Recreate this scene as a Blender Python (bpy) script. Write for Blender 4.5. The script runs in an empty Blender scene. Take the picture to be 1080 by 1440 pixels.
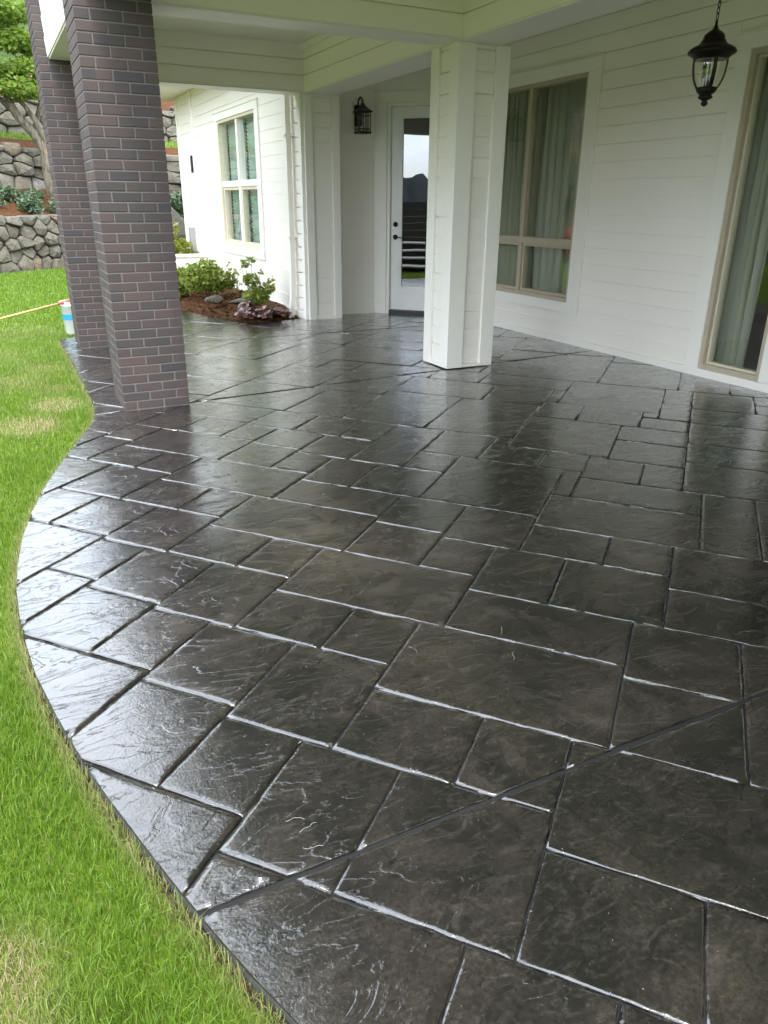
import bpy, bmesh, math, random
import numpy as np
from mathutils import Vector, Matrix

# ------------------------------------------------------------------ camera, sky, sun, exposure
SC = bpy.context.scene
COL = SC.collection
cam_d = bpy.data.cameras.new("camera")
cam = bpy.data.objects.new("camera", cam_d)
COL.objects.link(cam)
cam_d.sensor_fit = 'HORIZONTAL'
cam_d.sensor_width = 36.0
cam_d.lens = 36.0 * 1040 / 1080
cam_d.clip_start = 0.05
cam_d.clip_end = 3000
TH, RO, AZ = 0.3955, 0.0083, -0.4672          # pitch down, roll, house axis against the heading
def _cam_axes():
    f = Vector((0, math.cos(TH), -math.sin(TH))); r = Vector((1, 0, 0)); u = r.cross(f)
    r2 = math.cos(RO) * r + math.sin(RO) * u; u2 = -math.sin(RO) * r + math.cos(RO) * u
    ca, sa = math.cos(AZ), math.sin(AZ)
    R = Matrix(((ca, -sa, 0), (sa, ca, 0), (0, 0, 1)))
    return R @ r2, R @ u2, R @ f
_r, _u, _f = _cam_axes()
M = Matrix.Identity(4)
for i in range(3):
    M[i][0], M[i][1], M[i][2] = _r[i], _u[i], -_f[i]
M[2][3] = 1.5
cam.matrix_world = M
SC.camera = cam

SUN_EL, SUN_AZ = math.radians(54), math.radians(255)   # azimuth counted from +X towards +Y
W = bpy.data.worlds.new("World"); SC.world = W
W.use_nodes = True
nt = W.node_tree; nt.nodes.clear()
def wn(t, **k):
    n = nt.nodes.new(t)
    for a, b in k.items(): setattr(n, a, b)
    return n
sky = wn('ShaderNodeTexSky'); sky.sky_type = 'NISHITA'; sky.sun_disc = False
sky.sun_elevation = SUN_EL; sky.sun_rotation = math.radians(90) - SUN_AZ
sky.air_density = 1.0; sky.dust_density = 1.5; sky.ozone_density = 1.0
tc = wn('ShaderNodeTexCoord')
mp = wn('ShaderNodeMapping'); mp.inputs['Scale'].default_value = (1.0, 1.0, 2.6)
cn = wn('ShaderNodeTexNoise'); cn.inputs['Scale'].default_value = 2.1; cn.inputs['Detail'].default_value = 7
cn.inputs['Roughness'].default_value = 0.58; cn.inputs['Distortion'].default_value = 0.35
cr = wn('ShaderNodeValToRGB')
cr.color_ramp.elements[0].position = 0.36; cr.color_ramp.elements[0].color = (0.30, 0.30, 0.30, 1)
cr.color_ramp.elements[1].position = 0.56; cr.color_ramp.elements[1].color = (1, 1, 1, 1)
cmx = wn('ShaderNodeMix', data_type='RGBA')
cmx.inputs['B'].default_value = (10.0, 10.9, 12.0, 1)   # bright thin cloud in the sky texture's own units
bg = wn('ShaderNodeBackground'); bg.inputs['Strength'].default_value = 0.12
wo = wn('ShaderNodeOutputWorld')
nt.links.new(tc.outputs['Generated'], mp.inputs['Vector']); nt.links.new(mp.outputs['Vector'], cn.inputs['Vector'])
nt.links.new(cn.outputs['Fac'], cr.inputs['Fac']); nt.links.new(cr.outputs['Color'], cmx.inputs['Factor'])
nt.links.new(sky.outputs['Color'], cmx.inputs['A']); nt.links.new(cmx.outputs['Result'], bg.inputs['Color'])
nt.links.new(bg.outputs['Background'], wo.inputs['Surface'])

sun_d = bpy.data.lights.new("sun", 'SUN'); sun_d.energy = 0.6; sun_d.angle = math.radians(14)
sun_d.color = (1.0, 0.95, 0.87)
sun = bpy.data.objects.new("sun", sun_d); COL.objects.link(sun)
_sd = Vector((math.cos(SUN_EL) * math.cos(SUN_AZ), math.cos(SUN_EL) * math.sin(SUN_AZ), math.sin(SUN_EL)))
sun.rotation_euler = _sd.to_track_quat('Z', 'Y').to_euler()
sun.location = (-6, -4, 12)

SC.view_settings.view_transform = 'Standard'
SC.view_settings.look = 'None'
SC.view_settings.exposure = 2.4
SC.view_settings.gamma = 1.0
SC.view_settings.use_curve_mapping = False
SC.render.engine = 'CYCLES'
SC.cycles.max_bounces = 10
SC.cycles.diffuse_bounces = 5
SC.cycles.glossy_bounces = 4
SC.cycles.transparent_max_bounces = 12
SC.cycles.use_denoising = True
SC.cycles.sample_clamp_indirect = 8.0

random.seed(11)
rng = np.random.default_rng(7)

# ------------------------------------------------------------------ helpers: objects
def tag(o, label=None, cat=None, group=None, kind=None):
    if label: o['label'] = label
    if cat: o['category'] = cat
    if group: o['group'] = group
    if kind: o['kind'] = kind
    return o

def empty(name, loc, label, cat, group=None):
    o = bpy.data.objects.new(name, None)
    o.empty_display_size = 0.1
    o.location = loc
    COL.objects.link(o)
    return tag(o, label, cat, group)

def adopt(o, parent):
    """parent o (built in world coordinates) without moving it"""
    if parent is not None:
        o.parent = parent
        if parent.type == 'EMPTY':
            o.matrix_parent_inverse = Matrix.Translation(-parent.location)
        elif parent.parent is None:
            o.matrix_parent_inverse = parent.matrix_basis.inverted()
        else:
            o.matrix_parent_inverse = parent.matrix_basis.inverted()
    return o

class MB:
    """collects shapes, builds ONE mesh object"""
    def __init__(s): s.v = []; s.f = []; s.sm = []
    def add(s, vs, fs, smooth=False):
        b = len(s.v); s.v += [tuple(x) for x in vs]
        s.f += [tuple(i + b for i in f) for f in fs]; s.sm += [smooth] * len(fs)
        return s
    def box(s, x0, x1, y0, y1, z0, z1):
        vs = [(x0, y0, z0), (x1, y0, z0), (x1, y1, z0), (x0, y1, z0), (x0, y0, z1), (x1, y0, z1), (x1, y1, z1), (x0, y1, z1)]
        return s.add(vs, BOXF)
    def lathe(s, prof, c=(0, 0), n=20, smooth=True, cap=True, squash=None):
        vs = []; fs = []
        for r, z in prof:
            for k in range(n):
                a = 2 * math.pi * (k + .5) / n
                vs.append((c[0] + r * math.cos(a), c[1] + r * math.sin(a), z))
        for i in range(len(prof) - 1):
            for k in range(n):
                fs.append((i * n + k, i * n + (k + 1) % n, (i + 1) * n + (k + 1) % n, (i + 1) * n + k))
        if cap:
            fs.append(tuple(range(n))[::-1]); fs.append(tuple((len(prof) - 1) * n + k for k in range(n)))
        return s.add(vs, fs, smooth)
    def tube(s, pts, rad, n=8, smooth=True):
        pts = [Vector(p) for p in pts]
        if not hasattr(rad, '__len__'): rad = [rad] * len(pts)
        vs = []; fs = []
        prev = None
        for i, p in enumerate(pts):
            t = (pts[min(i + 1, len(pts) - 1)] - pts[max(i - 1, 0)]).normalized()
            a = t.orthogonal().normalized() if prev is None else (prev - t * prev.dot(t)).normalized()
            prev = a; b = t.cross(a)
            for k in range(n):
                an = 2 * math.pi * k / n
                vs.append(p + (a * math.cos(an) + b * math.sin(an)) * rad[i])
        for i in range(len(pts) - 1):
            for k in range(n):
                fs.append((i * n + k, i * n + (k + 1) % n, (i + 1) * n + (k + 1) % n, (i + 1) * n + k))
        fs.append(tuple(range(n))[::-1]); fs.append(tuple((len(pts) - 1) * n + k for k in range(n)))
        return s.add(vs, fs, smooth)
    def build(s, name, mat, parent=None, bevel=0, **t):
        me = bpy.data.meshes.new(name)
        me.from_pydata(s.v, [], s.f)
        me.polygons.foreach_set('use_smooth', s.sm)
        me.materials.append(mat)
        bm = bmesh.new(); bm.from_mesh(me)
        bmesh.ops.recalc_face_normals(bm, faces=bm.faces[:])
        bm.to_mesh(me); bm.free()
        me.update()
        o = bpy.data.objects.new(name, me)
        COL.objects.link(o)
        if bevel:
            md = o.modifiers.new('bevel', 'BEVEL'); md.width = bevel; md.segments = 2; md.limit_method = 'ANGLE'
        adopt(o, parent)
        return tag(o, **t)
BOXF = [(0, 3, 2, 1), (4, 5, 6, 7), (0, 1, 5, 4), (1, 2, 6, 5), (2, 3, 7, 6), (3, 0, 4, 7)]

def fast_mesh(name, V, F4, mat, parent=None, attrs=None, tri=False, smooth=False, **t):
    """numpy mesh: V (n,3), F4 (m,k)"""
    me = bpy.data.meshes.new(name)
    V = np.asarray(V, np.float32); F4 = np.asarray(F4, np.int32); k = F4.shape[1]
    me.vertices.add(len(V)); me.vertices.foreach_set('co', V.ravel())
    me.loops.add(F4.size); me.loops.foreach_set('vertex_index', F4.ravel())
    me.polygons.add(len(F4)); me.polygons.foreach_set('loop_start', np.arange(0, F4.size, k, dtype=np.int32))
    me.polygons.foreach_set('loop_total', np.full(len(F4), k, np.int32))
    if smooth: me.polygons.foreach_set('use_smooth', np.ones(len(F4), bool))
    for nm, val in (attrs or {}).items():
        a = me.attributes.new(nm, 'FLOAT', 'POINT'); a.data.foreach_set('value', np.asarray(val, np.float32))
    me.update(calc_edges=True); me.validate()
    me.materials.append(mat)
    o = bpy.data.objects.new(name, me); COL.objects.link(o); adopt(o, parent)
    return tag(o, **t)

class Fr:
    """a wall's frame: u along the wall, v outward, z up"""
    def __init__(s, o, d, n): s.o = Vector((*o, 0)); s.d = Vector((*d, 0)); s.n = Vector((*n, 0))
    def p(s, u, v, z): return s.o + s.d * u + s.n * v + Vector((0, 0, z))
    def box(s, mb, u0, u1, v0, v1, z0, z1):
        c = [(u0, v0, z0), (u1, v0, z0), (u1, v1, z0), (u0, v1, z0), (u0, v0, z1), (u1, v0, z1), (u1, v1, z1), (u0, v1, z1)]
        mb.add([s.p(*q) for q in c], BOXF); return mb
    def board(s, mb, u0, u1, z0, z1, b=.032, t=.021):
        z0 += .0105; c = [(u0, 0.0005, z0), (u1, 0.0005, z0), (u1, b, z0), (u0, b, z0), (u0, 0.0005, z1), (u1, 0.0005, z1), (u1, t, z1), (u0, t, z1)]
        mb.add([s.p(*q) for q in c], BOXF); return mb

# ------------------------------------------------------------------ helpers: materials
class Mat:
    def __init__(s, name):
        s.m = bpy.data.materials.new(name); s.m.use_nodes = True
        s.t = s.m.node_tree; s.t.nodes.clear()
        s.out = s.n('ShaderNodeOutputMaterial')
    def n(s, t, ins=None, **k):
        n = s.t.nodes.new(t)
        for a, b in k.items(): setattr(n, a, b)
        for a, b in (ins or {}).items():
            if isinstance(b, bpy.types.NodeSocket): s.t.links.new(b, n.inputs[a])
            else: n.inputs[a].default_value = b
        return n
    def noise(s, vec, scale, detail=5, rough=.55, dist=0.0):
        return s.n('ShaderNodeTexNoise', {'Vector': vec, 'Scale': scale, 'Detail': detail, 'Roughness': rough, 'Distortion': dist}).outputs['Fac']
    def ramp(s, fac, stops):
        r = s.n('ShaderNodeValToRGB', {'Fac': fac})
        e = r.color_ramp.elements
        while len(e) < len(stops): e.new(.5)
        for i, (p, c) in enumerate(stops):
            e[i].position = p; e[i].color = (*c, 1) if len(c) == 3 else c
        return r.outputs['Color']
    def g(s, v): return (v, v, v)
    def mix(s, f, a, b, mode='MIX'):
        n = s.n('ShaderNodeMix', data_type='RGBA', blend_type=mode)
        for k, v in (('Factor', f), ('A', a), ('B', b)):
            if isinstance(v, bpy.types.NodeSocket): s.t.links.new(v, n.inputs[k])
            else: n.inputs[k].default_value = v if k == 'Factor' else (*v, 1)
        return n.outputs['Result']
    def math(s, op, a, b=0.0, c=0.0):
        n = s.n('ShaderNodeMath', operation=op)
        for i, v in enumerate((a, b, c)):
            if isinstance(v, bpy.types.NodeSocket): s.t.links.new(v, n.inputs[i])
            else: n.inputs[i].default_value = v
        return n.outputs[0]
    def coord(s, which='Object'): return s.n('ShaderNodeTexCoord').outputs[which]
    def pos(s): return s.n('ShaderNodeNewGeometry').outputs['Position']
    def rand(s): return s.n('ShaderNodeObjectInfo').outputs['Random']
    def mapv(s, vec, scale=(1, 1, 1), rot=(0, 0, 0), loc=(0, 0, 0)):
        return s.n('ShaderNodeMapping', {'Vector': vec, 'Scale': scale, 'Rotation': rot, 'Location': loc}).outputs['Vector']
    def attr(s, nm): return s.n('ShaderNodeAttribute', attribute_name=nm).outputs['Fac']
    def bump(s, h, dist, strength=1.0, normal=None):
        d = {'Height': h, 'Distance': dist, 'Strength': strength}
        if normal is not None: d['Normal'] = normal
        return s.n('ShaderNodeBump', d).outputs['Normal']
    def pbr(s, col, rough=.5, normal=None, **k):
        d = {'Base Color': col if isinstance(col, bpy.types.NodeSocket) else (*col, 1), 'Roughness': rough}
        if normal is not None: d['Normal'] = normal
        for a, b in k.items(): d[a.replace('_', ' ')] = b
        p = s.n('ShaderNodeBsdfPrincipled', d)
        s.t.links.new(p.outputs[0], s.out.inputs['Surface'])
        return s.m
    def surf(s, sock): s.t.links.new(sock, s.out.inputs['Surface']); return s.m

def m_white(name, tint=(.86, .815, .745), grain=True):
    m = Mat(name); P = m.pos()
    dirt = m.noise(P, 1.6, 5)
    c = m.mix(m.math('MULTIPLY', dirt, .16), tint, tuple(x * .82 for x in tint))
    g = m.noise(m.mapv(P, (6, 6, 90)), 3.0, 4, .6)
    n2 = m.noise(P, 9, 3)
    nb = m.bump(g, .0016 if grain else .0005, .5, m.bump(n2, .003, .25))
    return m.pbr(c, .46, nb)
WHITE = m_white('white_siding_paint'); TRIM = m_white('white_trim_paint', (.86, .825, .76), False)
SOFFIT = m_white('white_soffit_paint', (.83, .785, .73), False)

def m_plain(name, c, rough=.5, metallic=0.0, var=.15, scale=20, bump=.0006):
    m = Mat(name); P = m.pos()
    f = m.noise(P, scale, 4)
    col = m.mix(f, tuple(x * (1 - var) for x in c), tuple(min(1, x * (1 + var)) for x in c))
    return m.pbr(col, rough, m.bump(f, bump, .5), Metallic=metallic)
TAN = m_plain('tan_window_frame', (.46, .39, .29), .4)
TANLIGHT = m_plain('pale_window_frame', (.62, .56, .43), .4)
DOORW = m_plain('white_door_paint', (.80, .80, .78), .35, var=.03)
BLACKMETAL = m_plain('black_iron', (.012, .011, .010), .42, .3, .3, 60)
BRONZE = m_plain('dark_bronze', (.018, .013, .009), .40, .5, .4, 60)
RUBBER = m_plain('dark_threshold', (.03, .028, .026), .5)
ROOM = m_plain('room_paint', (.22, .20, .17), .8)
ROOF = m_plain('roof_shingle', (.07, .065, .06), .9, 0, .3, 8, .003)
CANDLE = m_plain('candle_sleeve', (.75, .73, .66), .5)
CONCRETE = m_plain('pale_concrete', (.33, .32, .29), .85, 0, .12, 14, .002)

def m_glass(name, refl, tint, rough=0.0):
    m = Mat(name)
    tr = m.n('ShaderNodeBsdfTransparent', {'Color': (*tint, 1)})
    gl = m.n('ShaderNodeBsdfGlossy', {'Color': (.96, .98, 1, 1), 'Roughness': rough,
             'Normal': m.bump(m.noise(m.pos(), 1.3, 2), .004, .12)})
    fr = m.n('ShaderNodeFresnel', {'IOR': 1.52}).outputs[0]
    bk = m.n('ShaderNodeNewGeometry').outputs['Backfacing']
    fac = m.math('MULTIPLY', m.math('MINIMUM', m.math('MULTIPLY_ADD', fr, 1.7, refl), 1.0), m.math('SUBTRACT', 1.0, bk))
    mx = m.n('ShaderNodeMixShader', {0: fac, 1: tr.outputs[0], 2: gl.outputs[0]})
    return m.surf(mx.outputs[0])
GLASS = m_glass('window_glass', .012, (.93, .965, .935))
DOORGLASS = m_glass('door_glass', .085, (.07, .08, .08))
LAMPGLASS = m_glass('lamp_glass', .03, (.97, .97, .95))

def m_curtain(name, c):
    m = Mat(name); P = m.pos()
    f = m.noise(m.mapv(P, (30, 30, 2)), 2, 3)
    col = m.mix(f, tuple(x * .85 for x in c), c)
    d = m.n('ShaderNodeBsdfDiffuse', {'Color': col}); t = m.n('ShaderNodeBsdfTranslucent', {'Color': col})
    return m.surf(m.n('ShaderNodeMixShader', {0: .35, 1: d.outputs[0], 2: t.outputs[0]}).outputs[0])
CURTAIN = m_curtain('curtain_cloth', (.56, .55, .43)); BLIND = m_curtain('blind_cloth', (.80, .93, .85))

def m_brick():
    m = Mat('purple_brown_brick'); P = m.pos(); r = m.rand()
    base = m.ramp(r, [(0, (.038, .034, .037)), (.18, (.070, .046, .046)), (.36, (.047, .039, .041)), (.52, (.080, .051, .049)), (.64, (.054, .043, .044)), (.78, (.028, .030, .038)), (.86, (.062, .048, .048)), (1, (.092, .056, .049))])
    big = m.noise(P, 7, 4); fine = m.noise(P, 120, 3)
    c = m.mix(m.math('MULTIPLY', big, .6), base, (.040, .032, .033))
    c = m.mix(m.math('MULTIPLY', fine, .3), c, (.10, .075, .066))
    wire = m.noise(m.mapv(P, (160, 160, 18)), 1.0, 3)
    nb = m.bump(wire, .0016, .6, m.bump(big, .004, .4))
    return m.pbr(c, .62, nb)
BRICK = m_brick(); MORTAR = m_plain('brick_mortar', (.175, .155, .145), .9, 0, .15, 60, .002)

def m_slate():
    m = Mat('sealed_stamped_concrete')
    P = m.coord('Object'); r = m.rand()
    off = m.n('ShaderNodeCombineXYZ', {0: m.math('MULTIPLY', r, 37.0), 1: m.math('MULTIPLY', r, 91.0), 2: 0.0}).outputs[0]
    Po = m.n('ShaderNodeVectorMath', {0: P, 1: off}, operation='ADD').outputs[0]
    ang = m.n('ShaderNodeCombineXYZ', {0: 0.0, 1: 0.0, 2: m.math('MULTIPLY_ADD', r, 1.6, -.15)}).outputs[0]
    Pr = m.n('ShaderNodeMapping', {'Vector': Po, 'Rotation': ang, 'Scale': (1.0, 2.6, 1.0)}).outputs[0]
    w1 = m.noise(P, 1.1, 6, .6, .8); w2 = m.noise(Po, 3.4, 8, .66, 1.2); w3 = m.noise(Pr, 5.0, 5, .55, 1.6)
    grit = m.noise(P, 330, 3, .6)
    tone = m.math('ADD', m.math('MULTIPLY', w1, .5), m.math('MULTIPLY', w2, .5))
    tone = m.math('MULTIPLY_ADD', r, .05, m.math('SUBTRACT', tone, .025))
    col = m.ramp(tone, [(.30, (.0052, .0050, .0052)), (.44, (.0092, .0082, .0076)), (.55, (.0222, .0180, .0150)), (.70, (.057, .0465, .0385))])
    haze = m.ramp(m.noise(Pr, 7.5, 10, .72, 2.2), [(.50, (0, 0, 0)), (.74, (.55, .55, .55))])
    col = m.mix(haze, col, (.060, .052, .042))
    speck = m.ramp(m.noise(P, 95, 2, .5), [(.735, (0, 0, 0)), (.775, (.8, .8, .8))])
    col = m.mix(speck, col, (.16, .15, .14))
    pore = m.noise(P, 85, 5, .7)
    col = m.mix(1.0, col, m.ramp(pore, [(.34, (.6, .6, .6)), (.5, (1, 1, 1)), (.68, (1.6, 1.57, 1.5))]), 'MULTIPLY')
    # stamped relief: cleft layers, long ridges, pitted skin
    ridge = m.math('ABSOLUTE', m.math('SUBTRACT', w3, .5))
    step = m.ramp(m.noise(Pr, 1.9, 7, .55, 1.9), [(.40, (0, 0, 0)), (.43, (.45, .45, .45)), (.55, (.5, .5, .5)), (.575, (1, 1, 1))])
    und = m.noise(Po, 2.6, 3, .5, .6)
    nb = m.bump(und, .0045, .5)
    nb = m.bump(step, .0026, .6, nb)
    worn = m.ramp(m.noise(Po, 1.7, 4, .6, .5), [(.40, (.06, .06, .06)), (.62, (.75, .75, .75))])
    nb = m.bump(m.math('SUBTRACT', 1.0, ridge), .0045, worn, nb)
    pit = m.noise(Po, 17, 6, .62, .9)
    nb = m.bump(pit, .0014, .5, nb)
    nb = m.bump(m.noise(P, 130, 3, .6), .0008, .55, nb)
    ro = m.math('MULTIPLY_ADD', w2, .30, .12)
    return m.pbr(col, ro, nb, IOR=1.5, Specular_IOR_Level=.22, Coat_Weight=1.0, Coat_Roughness=m.n('ShaderNodeMapRange', {0: m.noise(P, .9, 5, .6, .6), 1: .38, 2: .64, 3: .025, 4: .17}).outputs[0], Coat_IOR=1.7, Coat_Normal=nb)
SLATE = m_slate()
JOINT = m_plain('joint_floor', (.006, .0055, .005), .85, 0, .3, 50, .002)

def m_leaf(name, c1, c2, trans=.35, rough=.5):
    m = Mat(name); a = m.attr('tint')
    col = m.mix(a, c1, c2)
    p = m.n('ShaderNodeBsdfPrincipled', {'Base Color': col, 'Roughness': rough})
    t = m.n('ShaderNodeBsdfTranslucent', {'Color': m.mix(.5, col, c2)})
    return m.surf(m.n('ShaderNodeMixShader', {0: trans, 1: p.outputs[0], 2: t.outputs[0]}).outputs[0])
def m_grass():
    m = Mat('lawn_blade'); a = m.attr('tint'); d = m.attr('dry')
    col = m.ramp(a, [(0, (.075, .165, .012)), (.5, (.150, .265, .020)), (1, (.245, .355, .042))])
    col = m.mix(d, col, (.44, .37, .20))
    p = m.n('ShaderNodeBsdfPrincipled', {'Base Color': col, 'Roughness': .45})
    t = m.n('ShaderNodeBsdfTranslucent', {'Color': col})
    return m.surf(m.n('ShaderNodeMixShader', {0: .5, 1: p.outputs[0], 2: t.outputs[0]}).outputs[0])
GRASS = m_grass()
def m_ground(name, stops, scale=6, bump=.01):
    m = Mat(name); P = m.pos()
    f = m.math('ADD', m.math('MULTIPLY', m.noise(P, scale, 8, .7), .6), m.math('MULTIPLY', m.noise(P, scale * 9, 4), .4))
    return m.pbr(m.ramp(f, stops), .95, m.bump(f, bump, .8), Specular_IOR_Level=.08)
TURF = m_ground('turf_soil', [(.35, (.055, .075, .012)), (.5, (.090, .130, .016)), (.66, (.125, .155, .028))], 5)
MULCH = m_ground('bark_mulch', [(.36, (.022, .011, .006)), (.5, (.072, .032, .014)), (.64, (.150, .076, .036))], 22, .02)
HILLSIDE = m_ground('wooded_hill', [(.36, (.014, .028, .007)), (.5, (.035, .060, .014)), (.64, (.07, .095, .025))], .5, .2)
FARHILL = m_ground('far_forest', [(.36, (.006, .013, .014)), (.6, (.012, .022, .022))], .05, .5)
def m_stone():
    m = Mat('wall_stone'); P = m.pos(); r = m.rand()
    base = m.ramp(r, [(0, (.095, .082, .062)), (.3, (.165, .138, .092)), (.6, (.135, .117, .084)), (.85, (.16, .14, .105)), (.96, (.20, .13, .065)), (1, (.20, .185, .16))])
    f = m.noise(P, 6, 8, .7); g = m.noise(P, 30, 5, .65)
    c = m.mix(m.ramp(f, [(.42, (0, 0, 0)), (.62, (.7, .7, .7))]), base, (.05, .05, .04))
    c = m.mix(m.math('MULTIPLY', g, .35), c, (.22, .205, .17))
    return m.pbr(c, .9, m.bump(g, .035, .8, m.bump(f, .10, .7)))
STONE = m_stone()
def m_bark():
    m = Mat('tree_bark'); P = m.pos()
    f = m.noise(m.mapv(P, (9, 9, 2.5)), 2, 7, .7)
    return m.pbr(m.ramp(f, [(.38, (.045, .035, .025)), (.6, (.17, .145, .10))]), .9, m.bump(f, .02, .8))
BARK = m_bark()

# ------------------------------------------------------------------ ground: lawn sheet, hillside terraces
PATIO = [(0.535, 9.50), (0.54, 8.23), (0.535, 7.31), (0.535, 6.60), (0.515, 6.05), (0.465, 5.70), (0.365, 5.395), (0.207, 4.911),
         (0.052, 4.387), (-0.043, 3.98), (-0.095, 3.69), (-0.128, 3.38), (-0.143, 3.10), (-0.139, 2.85), (-0.126, 2.643), (-0.107, 2.437),
         (-0.06, 2.159), (-.012, 1.92), (.035, 1.73), (.088, 1.54), (.142, 1.355), (.192, 1.20), (.243, 1.05), (.298, .91), (.385, .70),
         (.625, .13), (.94, -.45), (1.35, -1.1), (1.9, -1.9), (3.0, -3.2), (6.2, -6.5), (6.2, 10.3), (3.80, 10.3),
         (3.787, 10.02), (3.59, 9.96), (3.36, 9.90), (3.13, 9.88), (2.95, 9.95), (2.797, 10.10), (2.692, 10.44), (2.553, 10.89), (2.404, 11.45),
         (2.0, 11.75), (1.5, 11.4), (1.1, 10.6), (0.85, 9.75)]
def in_poly(x, y, poly):
    x = np.asarray(x); y = np.asarray(y); c = np.zeros(x.shape, bool); n = len(poly)
    for i in range(n):
        x0, y0 = poly[i]; x1, y1 = poly[(i + 1) % n]
        if y0 == y1: continue
        k = ((y0 > y) != (y1 > y)) & (x < (x1 - x0) * (y - y0) / (y1 - y0) + x0)
        c ^= k
    return c
def poly_dist(x, y, poly):
    d = np.full(np.shape(x), 1e9)
    for i in range(len(poly)):
        x0, y0 = poly[i]; x1, y1 = poly[(i + 1) % len(poly)]
        dx, dy = x1 - x0, y1 - y0; L = dx * dx + dy * dy
        t = np.clip(((x - x0) * dx + (y - y0) * dy) / L, 0, 1)
        d = np.minimum(d, np.hypot(x - x0 - t * dx, y - y0 - t * dy))
    return d

mb = MB(); mb.add([(-1500, -1500, -.055), (1500, -1500, -.055), (1500, 1500, -.055), (-1500, 1500, -.055)], [(0, 1, 2, 3)])
mb.build('lawn', TURF, kind='structure')

# foot of the lowest retaining wall, and offsets away from it
BASE = [(-9, 14.6), (-4, 17.6), (0.1, 19.85), (1.5, 21.0), (3.2, 21.75), (7, 22.4), (13, 22.8)]
def base_pt(s):
    """point and outward normal at arclength s (0 at x=-9)"""
    for i in range(len(BASE) - 1):
        a = Vector(BASE[i]); b = Vector(BASE[i + 1]); L = (b - a).length
        if s <= L or i == len(BASE) - 2:
            p = a + (b - a) * (s / L); break
        s -= L
    return p, i
def base_normal(s):
    n = Vector((0, 0))
    for ds in (-1.6, -.8, 0, .8, 1.6):
        a, _ = base_pt(s + ds - .05); b, _ = base_pt(s + ds + .05)
        d = (b - a); n += Vector((-d.y, d.x)).normalized()
    return n.normalized()
BL = sum((Vector(BASE[i + 1]) - Vector(BASE[i])).length for i in range(len(BASE) - 1))
def off(s, d, z):
    p, _ = base_pt(s); n = base_normal(s); return (p.x + n.x * d, p.y + n.y * d, z)
def band(name, d0, z0, d1, z1, mat, n=2, rough=.05, **t):
    S = np.linspace(-24, BL, 84); D = np.linspace(0, 1, n + 1); vs = []; fs = []
    for s in S:
        for k in D:
            x, y, z = off(s, d0 + (d1 - d0) * k, z0 + (z1 - z0) * k)
            vs.append((x, y, z + (random.uniform(-rough, rough) if 0 < k < 1 else 0)))
    m = n + 1
    for i in range(len(S) - 1):
        for j in range(n): fs.append((i * m + j, (i + 1) * m + j, (i + 1) * m + j + 1, i * m + j + 1))
    mb = MB(); mb.add(vs, fs, True); return mb.build(name, mat, kind='structure', **t)
band('terrace_bed', .22, 1.12, 1.7, 1.82, MULCH, 5)
band('terrace_bed', 1.9, 2.70, 2.6, 2.98, MULCH, 3)
band('terrace_lawn', 2.6, 2.98, 3.5, 3.16, TURF, 2, .02)
band('terrace_bed', 3.72, 4.05, 5.6, 4.75, MULCH, 4)
band('hillside', 5.6, 4.75, 34, 15.5, HILLSIDE, 14, .5)

band('terrace_bank', .34, -.15, .36, 1.118, MULCH, 2, .0); band('terrace_bank', 1.90, 1.70, 1.92, 2.698, MULCH, 2, .0); band('terrace_bank', 3.715, 3.08, 3.722, 4.048, MULCH, 2, .0)

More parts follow.
